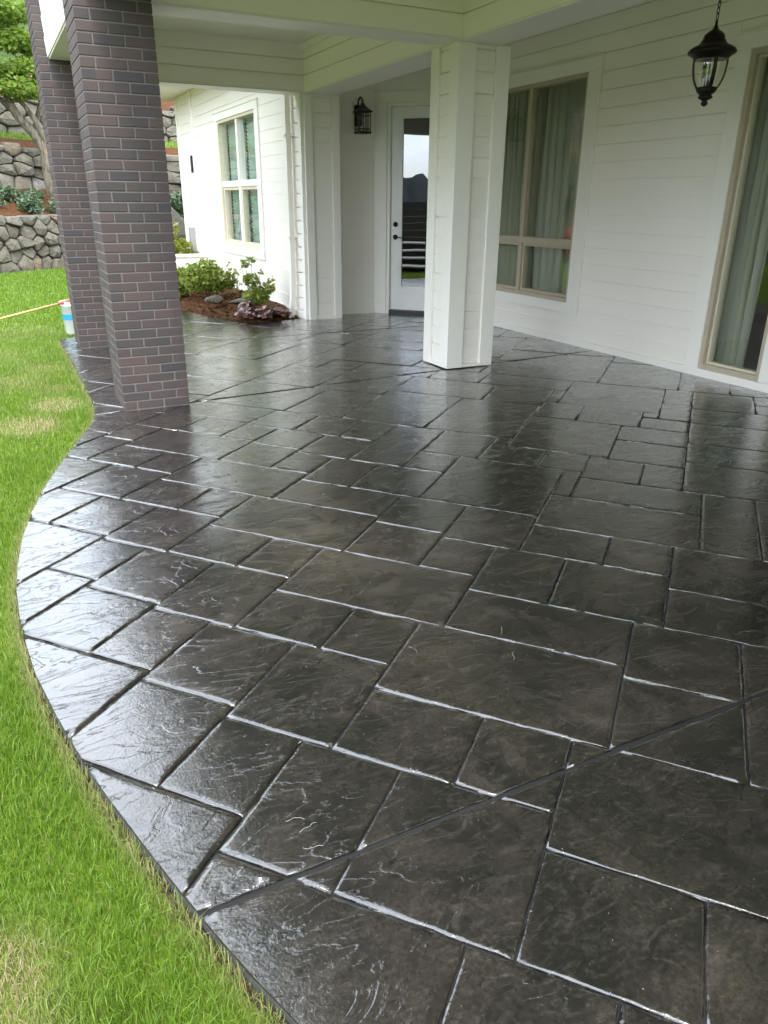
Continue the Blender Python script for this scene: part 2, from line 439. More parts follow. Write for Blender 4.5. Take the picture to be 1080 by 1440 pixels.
# dry-stone retaining walls: every stone its own irregular block
def clip_half(poly, nx, ny, c):
    out = []
    for i in range(len(poly)):
        a = poly[i]; b = poly[(i + 1) % len(poly)]
        da = a[0] * nx + a[1] * ny - c; db = b[0] * nx + b[1] * ny - c
        if da <= 0: out.append(a)
        if (da < 0 < db) or (db < 0 < da):
            t = da / (da - db); out.append((a[0] + (b[0] - a[0]) * t, a[1] + (b[1] - a[1]) * t))
    return out
def stone_wall(s0, s1, d0, z0, z1, size, label, seed):
    rs = random.Random(seed)
    mid = off((s0 + s1) / 2, d0, z0)
    root = empty('retaining_wall', mid, label, 'wall', 'dry stone retaining walls up the slope')
    # dark earth core behind the stones
    mb = MB(); S = np.linspace(s0, s1, 24); vs = []; fs = []
    for s in S: vs += [off(s, d0 + .15, z0 - .15), off(s, d0 + .26, z1 - .04), off(s, d0 + .6, z1 - .04)]
    for i in range(len(S) - 1):
        b = i * 3; fs += [(b, b + 3, b + 4, b + 1), (b + 1, b + 4, b + 5, b + 2)]
    mb.add(vs, fs); mb.build('earth_core', JOINT, root)
    seeds = []; z = z0; row = 0
    while z < z1:
        h = size * rs.uniform(.6, 1.05); s = s0 - rs.uniform(0, size)
        while s < s1 + size:
            w = size * rs.uniform(.75, 1.75)
            seeds.append((s + w / 2, z + h / 2 + rs.uniform(-.3, .3) * h)); s += w
        z += h; row += 1
    for i, (a, b) in enumerate(seeds):
        poly = [(a - size * 1.6, b - size * 1.2), (a + size * 1.6, b - size * 1.2), (a + size * 1.6, b + size * 1.2), (a - size * 1.6, b + size * 1.2)]
        for j, (c, d) in enumerate(seeds):
            if i == j or abs(c - a) > size * 3.2 or abs(d - b) > size * 2.4: continue
            nx, ny = c - a, (d - b) * 1.25
            poly = clip_half(poly, nx, ny, nx * (a + c) / 2 + ny * (b + d) / 2)
            if len(poly) < 3: break
        top = z1 + rs.uniform(-.08, .10)
        poly = clip_half(poly, 0, 1, top); poly = clip_half(poly, 0, -1, -(z0 - .12)); poly = clip_half(poly, -1, 0, -s0); poly = clip_half(poly, 1, 0, s1)
        if len(poly) < 3: continue
        cx = sum(p[0] for p in poly) / len(poly); cz = sum(p[1] for p in poly) / len(poly)
        pr = max(math.hypot(p[0] - cx, p[1] - cz) for p in poly)
        if pr < .06: continue
        # cut corners, jitter
        q = []
        for k in range(len(poly)):
            p = poly[k]; n = poly[(k + 1) % len(poly)]
            L = math.hypot(n[0] - p[0], n[1] - p[1])
            if L < .02: continue
            f = min(.2, .028 / L)
            q += [(p[0] + (n[0] - p[0]) * f, p[1] + (n[1] - p[1]) * f), (p[0] + (n[0] - p[0]) * (1 - f), p[1] + (n[1] - p[1]) * (1 - f))]
        if len(q) < 4: continue
        q = q[:16]
        dep = rs.uniform(-.06, .07); tx, tz = rs.uniform(-.12, .12), rs.uniform(-.10, .16)
        def ring(shr, dd):
            r = []
            for p in q:
                x = cx + (p[0] - cx) * shr; zz = cz + (p[1] - cz) * shr
                bat = (zz - z0) * .10
                r.append(off(min(max(x, s0), s1), d0 + bat + dep + dd + (p[0] - cx) * tx + (p[1] - cz) * tz, zz))
            return r
        g = 1 - min(.14, .007 / pr * 1.4)
        R0, R1, R2 = ring(g, .22), ring(g * .99, .045), ring(g * rs.uniform(.74, .90), -.015 + rs.uniform(-.012, .012))
        R2 = [(a_ + rs.uniform(-.012, .012), b_ + rs.uniform(-.018, .018), c_ + rs.uniform(-.015, .015)) for a_, b_, c_ in R2]
        n = len(q)
        mb = MB(); vs = R0 + R1 + R2; fs = []
        for r in (0, 1):
            for k in range(n): fs.append((r * n + k, r * n + (k + 1) % n, (r + 1) * n + (k + 1) % n, (r + 1) * n + k))
        cc = ring(.0, -.04 + rs.uniform(-.015, .015))[0]
        vs.append(cc)
        for k in range(n): fs.append((2 * n + k, 2 * n + (k + 1) % n, 3 * n))
        mb.add(vs, fs); mb.build('stone', STONE, root)
    return root
stone_wall(0.0, 16.5, 0.0, -.05, 1.16, .31, 'lowest grey dry stone retaining wall standing at the far edge of the lawn', 5)
stone_wall(4.0, 21.0, 1.62, 1.74, 2.76, .33, 'middle dry stone retaining wall above the planted bed with dark glossy ground cover', 6)
stone_wall(5.0, 21.5, 3.45, 3.1, 4.12, .36, 'topmost dry stone retaining wall behind the narrow upper strip of grass', 9)

# ------------------------------------------------------------------ house
house = empty('house', (5.87, 5.0, 0), 'white lap sided house with a covered patio, tan windows and an angled glass door', 'house')
MAIN = Fr((5.87, 9.254), (0, -1), (-1, 0))       # u = 9.254 - y
WING = Fr((3.787, 16.9), (0, -1), (-1, 0))       # u = 16.9 - y
LANT = Fr((4.20, 10.18), (1, 0), (0, -1))        # u = x - 4.20
S2 = math.sqrt(.5)
DIAG = Fr((4.944, 10.18), (S2, -S2), (-S2, -S2))
EXPO = .167

def wall_core(fr, L, z0, z1, openings, name='wall', th=.14):
    """the wall itself, pieced round its openings (u0,u1,z0,z1)"""
    us = sorted({0, L} | {o[i] for o in openings for i in (0, 1)})
    mb = MB()
    for a, b in zip(us[:-1], us[1:]):
        zs = z0
        for o in sorted([o for o in openings if o[0] <= a + 1e-6 and o[1] >= b - 1e-6], key=lambda o: o[2]):
            if o[2] > zs + .002: fr.box(mb, a, b, -th, 0, zs, o[2])
            zs = o[3]
        if z1 > zs + .002: fr.box(mb, a, b, -th, 0, zs, z1)
    return mb.build(name, WHITE, house)

def boards(fr, parent, u0, u1, z0, z1, blocks=(), expo=EXPO, zfirst=None, long=3.4, rs=random.Random(3)):
    z = z0 if zfirst is None else zfirst
    while z < z1 - .01:
        a, b = max(z, z0), min(z + expo, z1)
        segs = [(u0, u1, a, b)]
        for (p, q, r, s) in blocks:
            new = []
            for (c, d, e, f) in segs:
                if p >= d or q <= c or r >= f or s <= e: new.append((c, d, e, f)); continue
                if p > c + .01: new.append((c, p, e, f))
                if q < d - .01: new.append((q, d, e, f))
                m0, m1 = max(c, p), min(d, q)
                if r > e + .025: new.append((m0, m1, e, r))
                if s < f - .025: new.append((m0, m1, s, f))
            segs = new
        for (c, d, e, f) in segs:
            cut = [c, d]
            if d - c > long: cut = [c, c + (d - c) * rs.uniform(.3, .7), d]
            for m, n in zip(cut[:-1], cut[1:]):
                mb = MB(); fr.board(mb, m + .0012, n - .0012, e + .0008, f - .0008, b=.0125 + rs.uniform(-.0008, .0008))
                mb.build('siding_board', WHITE, parent)
        z += expo

def casing(fr, parent, o, side, head, apron, v=.042, sides=(1, 1)):
    """flat trim boards round an opening o=(u0,u1,z0,z1)"""
    u0, u1, z0, z1 = o
    if sides[0]: fr.box(mb := MB(), u0 - side, u0, .0006, v, z0, z1); mb.build('side_trim', TRIM, parent, .002)
    if sides[1]: fr.box(mb := MB(), u1, u1 + side, .0006, v, z0, z1); mb.build('side_trim', TRIM, parent, .002)
    a, b = u0 - side * sides[0], u1 + side * sides[1]
    fr.box(mb := MB(), a, b, .0006, v + .002, z1, z1 + head); mb.build('head_trim', TRIM, parent, .002)
    fr.box(mb := MB(), a - .012, b + .012, .0006, v + .016, z1 + head, z1 + head + .016); mb.build('drip_cap', TRIM, parent, .002)
    if apron: fr.box(mb := MB(), a, b, .0006, v + .001, z0 - apron, z0); mb.build('apron_trim', TRIM, parent, .002)

def rect_frame(fr, mb, u0, u1, z0, z1, w, v0, v1):
    fr.box(mb, u0, u0 + w, v0, v1, z0, z1); fr.box(mb, u1 - w, u1, v0, v1, z0, z1)
    fr.box(mb, u0 + w, u1 - w, v0, v1 - .001, z0, z0 + w); fr.box(mb, u0 + w, u1 - w, v0, v1 - .001, z1 - w, z1)

def pane(fr, parent, u0, u1, z0, z1, v, mat=GLASS):
    mb = MB(); fr.box(mb, u0, u1, v - .006, v, z0, z1)
    return mb.build('pane', mat, parent)

def curtain(fr, u0, u1, z0, z1, v, label, folds, depth=.035, mat=CURTAIN, group=None):
    n = max(24, int(folds * 14)); vs = []; fs = []; rs = random.Random(int(u0 * 97 + folds))
    ph = [rs.uniform(-.6, .6) for _ in range(40)]
    zs = np.linspace(z0, z1, 9)
    for z in zs:
        for k in range(n + 1):
            t = k / n; a = t * folds * 2 * math.pi
            w = math.sin(a + ph[int(t * folds) % 40]) * depth * (.75 + .25 * math.sin(3 * t + z)) + .012 * math.sin(a * .37 + z * 1.3)
            vs.append(fr.p(u0 + (u1 - u0) * t + .01 * math.sin(a * 2 + z), v + w, z))
    for i in range(len(zs) - 1):
        for k in range(n): fs.append((i * (n + 1) + k, i * (n + 1) + k + 1, (i + 1) * (n + 1) + k + 1, (i + 1) * (n + 1) + k))
    mb = MB(); mb.add(vs, fs, True)
    return mb.build('curtain', mat, label=label, cat='curtain', group=group)

# ---- main wall (right): big divided window and tall glass panel
W1 = (9.254 - 8.93, 9.254 - 6.935, .457, 2.772)
W2 = (9.254 - 4.955, 9.254 - 4.285, .075, 2.69)
W3 = (9.254 - 4.13, 9.254 - 2.10, .075, 2.69)
main_wall = wall_core(MAIN, 16.4, -.05, 3.27, [W1, W2, W3])
def grow(o, s, h, a): return (o[0] - s, o[1] + s, o[2] - a, o[3] + h)
B1 = grow(W1, .19, .135, .115); B2 = (W2[0] - .15, W3[1] + .15, -.1, W2[3] + .115)
boards(MAIN, main_wall, 0, 16.4, .067, 3.27, [B1, B2])
for a, b in ((0, B2[0]), (B2[1], 16.4)):
    MAIN.box(mb := MB(), a, b, .0006, .036, -.03, .066); mb.build('base_trim', TRIM, main_wall)

def window_part(fr, o, w, mat, name='window', v0=-.10, v1=.028):
    mb = MB(); rect_frame(fr, mb, o[0], o[1], o[2], o[3], w, v0, v1)
    return mb.build(name, mat, house, .003)

u0, u1, z0, z1 = W1; um = 9.254 - 7.937
win = window_part(MAIN, W1, .042, TAN)
MAIN.box(mb := MB(), um - .032, um + .032, -.09, .010, z0 + .042, z1 - .042); mb.build('mullion', TAN, win, .003)
for a, b in ((u0 + .042, um - .032), (um + .032, u1 - .042)):
    MAIN.box(mb := MB(), a, b, -.09, .009, 1.065, 1.135); mb.build('rail', TAN, win, .003)
    mb = MB(); rect_frame(MAIN, mb, a, b, z0 + .042, 1.065, .035, -.085, -.012); mb.build('sash', TAN, win, .002)
    pane(MAIN, win, a + .036, b - .036, z0 + .078, 1.029, -.05); pane(MAIN, win, a + .001, b - .001, 1.136, z1 - .043, -.045)
casing(MAIN, win, W1, .19, .122, .114)
curtain(MAIN, u0 - .05, um + .02, .40, 2.80, -.20, 'full length pale curtain drawn behind the left pane of the divided window', 9)
curtain(MAIN, um + .03, u1 + .04, .40, 2.80, -.21, 'full length pale curtain drawn behind the right pane of the divided window', 7)

u0, u1, z0, z1 = W2
win = window_part(MAIN, W2, .045, TAN, 'tall_window')
mb = MB(); rect_frame(MAIN, mb, u0 + .045, u1 - .045, z0 + .045, z1 - .045, .022, -.09, -.015); mb.build('sash', TANLIGHT, win, .002)
pane(MAIN, win, u0 + .066, u1 - .066, z0 + .066, z1 - .066, -.05)
casing(MAIN, win, W2, .15, .115, 0, sides=(1, 0))
MAIN.box(mb := MB(), B2[0], B2[1], .0006, .046, -.03, .074); mb.build('sill_trim', TRIM, win, .003)
curtain(MAIN, u0 - .02, u0 + .30, .03, 2.75, -.22, 'grey green floor length curtain bunched at the left side of the tall glass panel', 4, .04)
u0, u1, z0, z1 = W3
win = window_part(MAIN, W3, .045, TAN, 'tall_window')
pane(MAIN, win, u0 + .045, u1 - .045, z0 + .045, z1 - .045, -.05)
MAIN.box(mb := MB(), W2[1], W3[0], .0006, .042, .075, 2.69); mb.build('side_trim', TRIM, win, .002)
MAIN.box(mb := MB(), W2[1], W3[1] + .15, .0006, .044, 2.69, 2.805); mb.build('head_trim', TRIM, win, .002)
MAIN.box(mb := MB(), W3[1], W3[1] + .15, .0006, .042, .075, 2.69); mb.build('side_trim', TRIM, win, .002)

# ---- angled wall with the glass door
DO = (.19, 1.14, .0, 2.74)
diag_wall = wall_core(DIAG, 1.31, -.05, 3.27, [DO])
DIAG.box(mb := MB(), 0.004, .185, .0006, .024, -.02, 2.745); mb.build('side_trim', TRIM, diag_wall, .002)
DIAG.box(mb := MB(), 1.145, 1.295, .0006, .024, -.02, 2.745); mb.build('side_trim', TRIM, diag_wall, .002)
DIAG.box(mb := MB(), 0.004, 1.295, .0006, .026, 2.746, 2.872); mb.build('head_trim', TRIM, diag_wall, .002)
DIAG.box(mb := MB(), 0.004, 1.295, .0006, .040, 2.873, 2.889); mb.build('drip_cap', TRIM, diag_wall, .002)
DIAG.box(mb := MB(), 0.004, 1.30, .0006, .012, 2.89, 3.26); mb.build('siding_board', WHITE, diag_wall)
mb = MB(); DIAG.box(mb, .19, .232, -.13, .012, .0, 2.74); DIAG.box(mb, 1.098, 1.14, -.13, .012, .0, 2.74); DIAG.box(mb, .232, 1.098, -.13, .011, 2.698, 2.739)
jamb = mb.build('door_frame', TRIM, house, .003)
DIAG.box(mb := MB(), .233, 1.097, -.13, .03, -.01, .048); mb.build('threshold', RUBBER, jamb, .004)
mb = MB()
DA, DB, DZ0, DZ1 = .285, 1.045, .052, 2.695
GA, GB, GZ0, GZ1 = .398, .932, .385, 2.555
DA = .236; DB = 1.094
for a, b, c, d in ((DA, GA, DZ0, DZ1), (GB, DB, DZ0, DZ1), (GA, GB, DZ0, GZ0), (GA, GB, GZ1, DZ1)): DIAG.box(mb, a, b, -.085, -.042, c, d)
door = mb.build('door', DOORW, house)
mb = MB(); rect_frame(DIAG, mb, GA - .018, GB + .018, GZ0 - .018, GZ1 + .018, .018, -.046, -.034); mb.build('glazing_bead', DOORW, door, .003)
pane(DIAG, door, GA, GB, GZ0, GZ1, -.055, DOORGLASS)
for z in (1.225, 1.055):
    mb = MB(); c = DIAG.p(.305, -.042, z); n = DIAG.n
    mb.tube([c, c + n * .012, c + n * .0121, c + n * .022], [.034, .034, .022, .019], 16)
    if z < 1.2:
        mb.tube([c + n * .02, c + n * .055], [.012, .012], 10)
        mb.tube([c + n * .052, c + n * .055 + DIAG.d * .05, c + n * .052 + DIAG.d * .115 + Vector((0, 0, -.006))], [.010, .008, .006], 8)
        mb.build('door_handle', BRONZE, door)
    else: mb.build('deadbolt', BRONZE, door)

# ---- wall with the lantern, and the siding clad corner of the wing
lant_wall = wall_core(LANT, .744, -.05, 3.27, [])
boards(LANT, lant_wall, .08, .740, .045, 3.27)
LANT.box(mb := MB(), .08, .740, .0006, .036, -.03, .044); mb.build('base_trim', TRIM, lant_wall)
LANT.box(mb := MB(), .475 - .075, .475 + .075, .010, .041, 2.41, 2.74); mb.build('mounting_block', TRIM, lant_wall, .003)
mb = MB(); mb.box(3.787, 4.27, 9.862, 10.179, -.05, 2.755); corner = mb.build('wall_corner', WHITE, house)
CF = Fr((3.787, 9.862), (1, 0), (0, -1))
CF.box(mb := MB(), -.0, .105, .0006, .040, -.03, 2.754); mb.build('corner_board', TRIM, corner, .003)
CF.box(mb := MB(), .378, .483, .0006, .040, -.03, 2.754); mb.build('corner_board', TRIM, corner, .003)
boards(CF, corner, .106, .377, .04, 2.754)
CF.box(mb := MB(), .106, .377, .0006, .036, -.03, .039); mb.build('base_trim', TRIM, corner)
mb = MB(); mb.box(4.272, 4.302, 10.06, 10.11, 1.95, 2.07); tag(mb.build('doorbell', BLACKMETAL, house, .004))

# ---- the wing with its four-pane window
WW = (16.9 - 13.86, 16.9 - 11.765, .795, 2.755)
wing = wall_core(WING, 7.04, -.05, 3.42, [WW])
BW = grow(WW, .175, .125, .12)
boards(WING, wing, 1.36, 6.93, .10, 3.42, [BW])
boards(WING, wing, .11, 1.20, .55, 3.42)
WING.box(mb := MB(), 6.935, 7.04, .0006, .041, -.03, 3.40); mb.build('corner_board', TRIM, wing, .003)
WING.box(mb := MB(), 1.21, 1.355, .0006, .044, .40, 3.40); mb.build('corner_board', TRIM, wing, .003)
WING.box(mb := MB(), 0, .10, .0006, .041, .40, 3.40); mb.build('corner_board', TRIM, wing, .003)
WING.box(mb := MB(), 1.36, 6.93, .0006, .036, -.03, .098); mb.build('base_trim', TRIM, wing)
u0, u1, z0, z1 = WW; um = 16.9 - 12.80
win = window_part(WING, WW, .045, TANLIGHT)
WING.box(mb := MB(), um - .045, um + .045, -.09, .012, z0 + .045, z1 - .045); mb.build('mullion', TRIM, win, .003)
for a, b in ((u0 + .045, um - .045), (um + .045, u1 - .045)):
    WING.box(mb := MB(), a, b, -.09, .011, 1.735, 1.825); mb.build('rail', TRIM, win, .003)
    mb = MB(); rect_frame(WING, mb, a, b, z0 + .045, 1.735, .05, -.085, -.006); mb.build('sash', TANLIGHT, win, .002)
    pane(WING, win, a + .05, b - .05, z0 + .095, 1.685, -.05); pane(WING, win, a + .001, b - .001, 1.826, z1 - .046, -.045)
casing(WING, win, WW, .175, .11, .12)
for a, b, lb in ((u0, um, 'pale green slatted blind in the far half of the wing window'), (um, u1, 'pale green slatted blind in the near half of the wing window')):
    mb = MB(); z = .80
    while z < 2.74:
        p = [WING.p(a + .06, -.16, z), WING.p(b - .02, -.16, z), WING.p(b - .02, -.135, z + .058), WING.p(a + .06, -.135, z + .058)]
        mb.add(p, [(0, 1, 2, 3)]); z += .055
    mb.build('window_blind', BLIND, label=lb, cat='blind', group='blinds in the wing window')
# slim dark wall light and meter pipe on the far end of the wing
mb = MB(); rect_frame(WING, mb, 1.04, 1.12, 2.02, 2.32, .014, .028, .056); lt = mb.build('wall_light', BLACKMETAL, house)
WING.box(mb := MB(), 1.054, 1.106, .014, .045, 2.034, 2.306); mb.build('light_panel', m_plain('frosted_panel', (.5, .5, .48), .6), lt)
WING.box(mb := MB(), .62, .80, .013, .11, .50, 1.02); mb.build('meter_box', m_plain('grey_meter_box', (.33, .33, .32), .5), house, .006)
# downspout at the near end of the wing
mb = MB(); y = 10.24
pts = [(3.70, y - .02, 3.30), (3.70, y - .02, .55), (3.70, y, .30), (3.67, y + .02, -.02)]
mb.tube(pts, [.052] * 4, 4, False); ds = mb.build('downspout', TRIM, house, .006)
for z in (2.3, 1.05): 
    mb = MB(); mb.box(3.645, 3.786, y - .075, y + .04, z, z + .025); mb.build('strap', TRIM, ds)

# ---- rooms behind the glass
ft = [(6.02, -7.3), (10.5, -7.3), (10.5, 10.7), (4.99, 10.7), (4.99, 10.35), (6.02, 9.32)]
mb = MB(); n = len(ft); mb.add([(x, y, -.04) for x, y in ft] + [(x, y, 3.25) for x, y in ft], [tuple(range(n)), tuple(range(n, 2 * n))] + [(k, k + 1, n + k + 1, n + k) for k in range(4)])
mb.build('interior_wall', ROOM, house)
mb = MB(); mb.box(3.93, 7.5, 10.75, 16.7, -.04, 3.3); mb.f = [f for i, f in enumerate(mb.f) if i != 5]; mb.sm = mb.sm[:len(mb.f)]
mb.build('interior_wall', ROOM, house)

# ---- porch ceiling, beams, roof
def panel_ceiling(x0, x1, y0, y1, z):
    mb = MB(); mb.box(x0, x1, y0, y1, z + .02, z + .06); c = mb.build('ceiling', SOFFIT, house)
    x = x0
    while x < x1 - .05:
        w = min(.61, x1 - x); mb = MB(); mb.box(x + .0015, x + w - .0015, y0, y1, z, z + .019); mb.build('ceiling_board', SOFFIT, c); x += .61
    return c
CZ = 3.27
panel_ceiling(1.14, 3.79, 6.43, 9.79, CZ); panel_ceiling(4.20, 5.87, -7.0, 9.3, CZ); panel_ceiling(1.14, 3.79, -7.0, 6.13, CZ); panel_ceiling(3.79, 4.9, 9.3, 10.18, CZ + .004)
mb = MB(); mb.box(1.15, 6.4, -7.3, 10.09, CZ + .0705, 3.9); mb.box(3.25, 7.7, 10.4, 17.6, 3.44, 3.56)
v = [(.72, -7.4, 4.02), (.72, 10.5, 4.02), (9, 10.5, 6.4), (9, -7.4, 6.4)]; mb.add(v + [(a, b, c + .08) for a, b, c in v], BOXF)
v = [(3.15, 10.5, 3.56), (3.15, 17.7, 3.56), (7, 17.7, 5.2), (7, 10.5, 5.2)]; mb.add(v + [(a, b, c + .06) for a, b, c in v], BOXF)
rf = mb.build('roof', ROOF, house)
mb = MB(); mb.box(3.20, 3.80, 10.4, 17.55, 3.405, 3.435); mb.build('soffit_board', SOFFIT, rf)
mb = MB(); mb.box(3.13, 3.16, 10.4, 17.65, 3.38, 3.60); mb.build('fascia_board', TRIM, rf, .003)
mb = MB(); mb.box(.69, .719, -7.4, 10.5, 3.93, 4.12); mb.build('fascia_board', TRIM, rf, .003)
def beam(x0, x1, y0, y1, z0=2.755, z1=3.338, clad=()):
    mb = MB(); mb.box(x0, x1, y0, y1, z0 + .012, z1); b = mb.build('beam', WHITE, house)
    mb = MB(); mb.box(x0 - .012, x1 + .012, y0 - .012, y1 + .012, z0, z0 + .0118) if False else mb.box(x0, x1, y0, y1, z0, z0 + .0115); mb.build('soffit_board', SOFFIT, b, .002)
    for fr, L in clad:
        boards(fr, b, 0, L, z0 + .004, z1, zfirst=z0 + .004, expo=.171)
    return b
YB0, YB1 = 6.13, 6.435
b1 = beam(1.2255, 3.79, YB0, YB1, clad=[(Fr((1.2255, YB0), (1, 0), (0, -1)), 2.553)])
mb = MB(); mb.box(1.2255, 3.778, YB1 + .001, YB1 + .022, 2.757, 2.82); mb.build('edge_trim', TRIM, b1, .003)
b2 = beam(1.145, 3.788, 9.79, 10.10, clad=[(Fr((1.145, 9.79), (1, 0), (0, -1)), 2.63)])
b3 = beam(3.79, 4.20, YB1 - .305, 9.861, clad=[(Fr((3.79, 9.79), (0, -1), (-1, 0)), 3.34)])
mb = MB(); mb.box(4.2005, 4.222, 6.60, 9.86, 2.757, 2.80); mb.build('edge_trim', TRIM, b3, .003)
b4 = beam(3.79, 4.20, -7.0, YB1 - .306, clad=[(Fr((3.79, 6.115), (0, -1), (-1, 0)), 13.1)])
mb = MB(); mb.box(3.777, 3.7895, 6.118, 6.1289, 2.757, 3.266); mb.build('corner_bead', TRIM, b4)
b5 = beam(.80, 1.14, 6.385, 8.822, z1=3.95, clad=[(Fr((.80, 8.82), (0, -1), (-1, 0)), 2.425)])
b6 = beam(.80, 1.14, -7.0, 5.878, z1=3.95, clad=[(Fr((.80, 5.876), (0, -1), (-1, 0)), 12.8)])
b7 = beam(.80, 1.14, 9.335, 10.10, z1=3.95)
mb = MB(); mb.box(3.72, 3.7865, 9.62, 9.789, 3.17, 3.266)
crown = MB(); crown.box(3.735, 3.7885, 6.437, 9.788, 3.205, 3.2675); crown.build('crown_trim', TRIM, b3, .006)

# ---- white siding clad porch column
def siding_column(x0, x1, y0, y1, zt):
    root = empty('porch_column', ((x0 + x1) / 2, (y0 + y1) / 2, 0), 'square white porch column clad in lap siding with wide corner boards', 'column')
    mb = MB(); mb.box(x0 + .001, x1 - .001, y0 + .001, y1 - .001, .009, zt); mb.build('core', WHITE, root)
    for fr, L in ((Fr((x0, y0), (1, 0), (0, -1)), x1 - x0), (Fr((x0, y1), (0, -1), (-1, 0)), y1 - y0), (Fr((x1, y0), (0, 1), (1, 0)), y1 - y0), (Fr((x1, y1), (-1, 0), (0, 1)), x1 - x0)):
        w0 = .135 if fr.n.y < 0 else .095
        boards(fr, root, w0 + .001, L - .106, .04, zt, zfirst=.04 + (.0 if fr.n.y else .004))
        fr.box(mb := MB(), w0 + .001, L - .106, .0006, .036, .011, .039); mb.build('base_trim', TRIM, root)
        fr.box(mb := MB(), -.0400 if abs(fr.n.y) > .5 else 0, w0, .0006, .0400, .010, zt); mb.build('corner_board', TRIM, root, .003)
        fr.box(mb := MB(), L - .105, L + (.0400 if abs(fr.n.y) > .5 else 0), .0006, .0400, .010, zt); mb.build('corner_board', TRIM, root, .003)
    return root
siding_column(3.82, 4.265, 6.205, 6.595, 2.754)

# ---- brick pillars, brick by brick
CH = .0677; BRICK_L = .2032; JW = .0095
def brick_mesh(l, w, h, nm):
    bm = bmesh.new(); bmesh.ops.create_cube(bm, size=1)
    for v in bm.verts: v.co = Vector((v.co.x * l, v.co.y * w, v.co.z * h))
    bmesh.ops.bevel(bm, geom=bm.edges[:], offset=.0028, segments=1, affect='EDGES')
    me = bpy.data.meshes.new(nm); bm.to_mesh(me); bm.free(); me.materials.append(BRICK); return me
FULL = brick_mesh(BRICK_L - JW, .0921, CH - JW, 'brick'); HALF = brick_mesh(BRICK_L / 2 - JW, .0921, CH - JW, 'brick_half')
def brick_pillar(x0, y0, zt, label):
    S = BRICK_L * 2.5 - JW
    root = empty('brick_pillar', (x0 + S / 2, y0 + S / 2, 0), label, 'pillar', 'brick pillars along the lawn edge of the patio')
    mb = MB(); mb.box(x0 + .005, x0 + S - .005, y0 + .005, y0 + S - .005, -.02, zt); core = mb.build('mortar', MORTAR, root)
    frs = [Fr((x0, y0), (1, 0), (0, -1)), Fr((x0 + S, y0), (0, 1), (1, 0)), Fr((x0 + S, y0 + S), (-1, 0), (0, 1)), Fr((x0, y0 + S), (0, -1), (-1, 0))]
    rs = random.Random(int(y0 * 10)); nb = 0
    n = int((zt + .01) / CH); placed = []
    for k in range(n):
        z = CH * (k + .5) + .003
        for fi in (0, 3, 1, 2):
            fr = frs[fi]; ph = (k + fi) % 2
            cut = [0, BRICK_L / 2, BRICK_L * 1.5, BRICK_L * 2.5] if ph == 0 else [0, BRICK_L, BRICK_L * 2, BRICK_L * 2.5]
            for a, b in zip(cut[:-1], cut[1:]): placed.append((fi, z, (a + b - JW) / 2, FULL if b - a > .15 else HALF))
    vis = [q for q in placed if q[0] in (0, 3)] + [q for q in placed if q[0] == 1]
    keep = vis[:298]; rest = vis[298:] + [q for q in placed if q[0] == 2]
    for fi, z, u, me in keep:
        fr = frs[fi]; o = bpy.data.objects.new('brick', me); COL.objects.link(o)
        p = fr.p(u, -.046 + rs.uniform(-.001, .0012), z)
        o.location = p; o.rotation_euler = (rs.uniform(-.004, .004), rs.uniform(-.004, .004), math.atan2(fr.d.y, fr.d.x) + rs.uniform(-.004, .004))
        o.parent = root; o.matrix_parent_inverse = Matrix.Translation(-root.location)
    mb = MB()
    for fi, z, u, me in rest:
        fr = frs[fi]; l = (BRICK_L if me is FULL else BRICK_L / 2) - JW
        fr.box(mb, u - l / 2, u + l / 2, -.06, 0, z - CH / 2 + JW / 2, z + CH / 2 - JW / 2)
    if rest: mb.build('brickwork', BRICK, root, kind='stuff')
    return root
brick_pillar(.717, 5.880, 4.0, 'nearer purple brown brick pillar standing at the curved lawn edge of the patio')
brick_pillar(.695, 8.825, 4.0, 'farther purple brown brick pillar partly hidden behind the nearer one, beside the bucket')

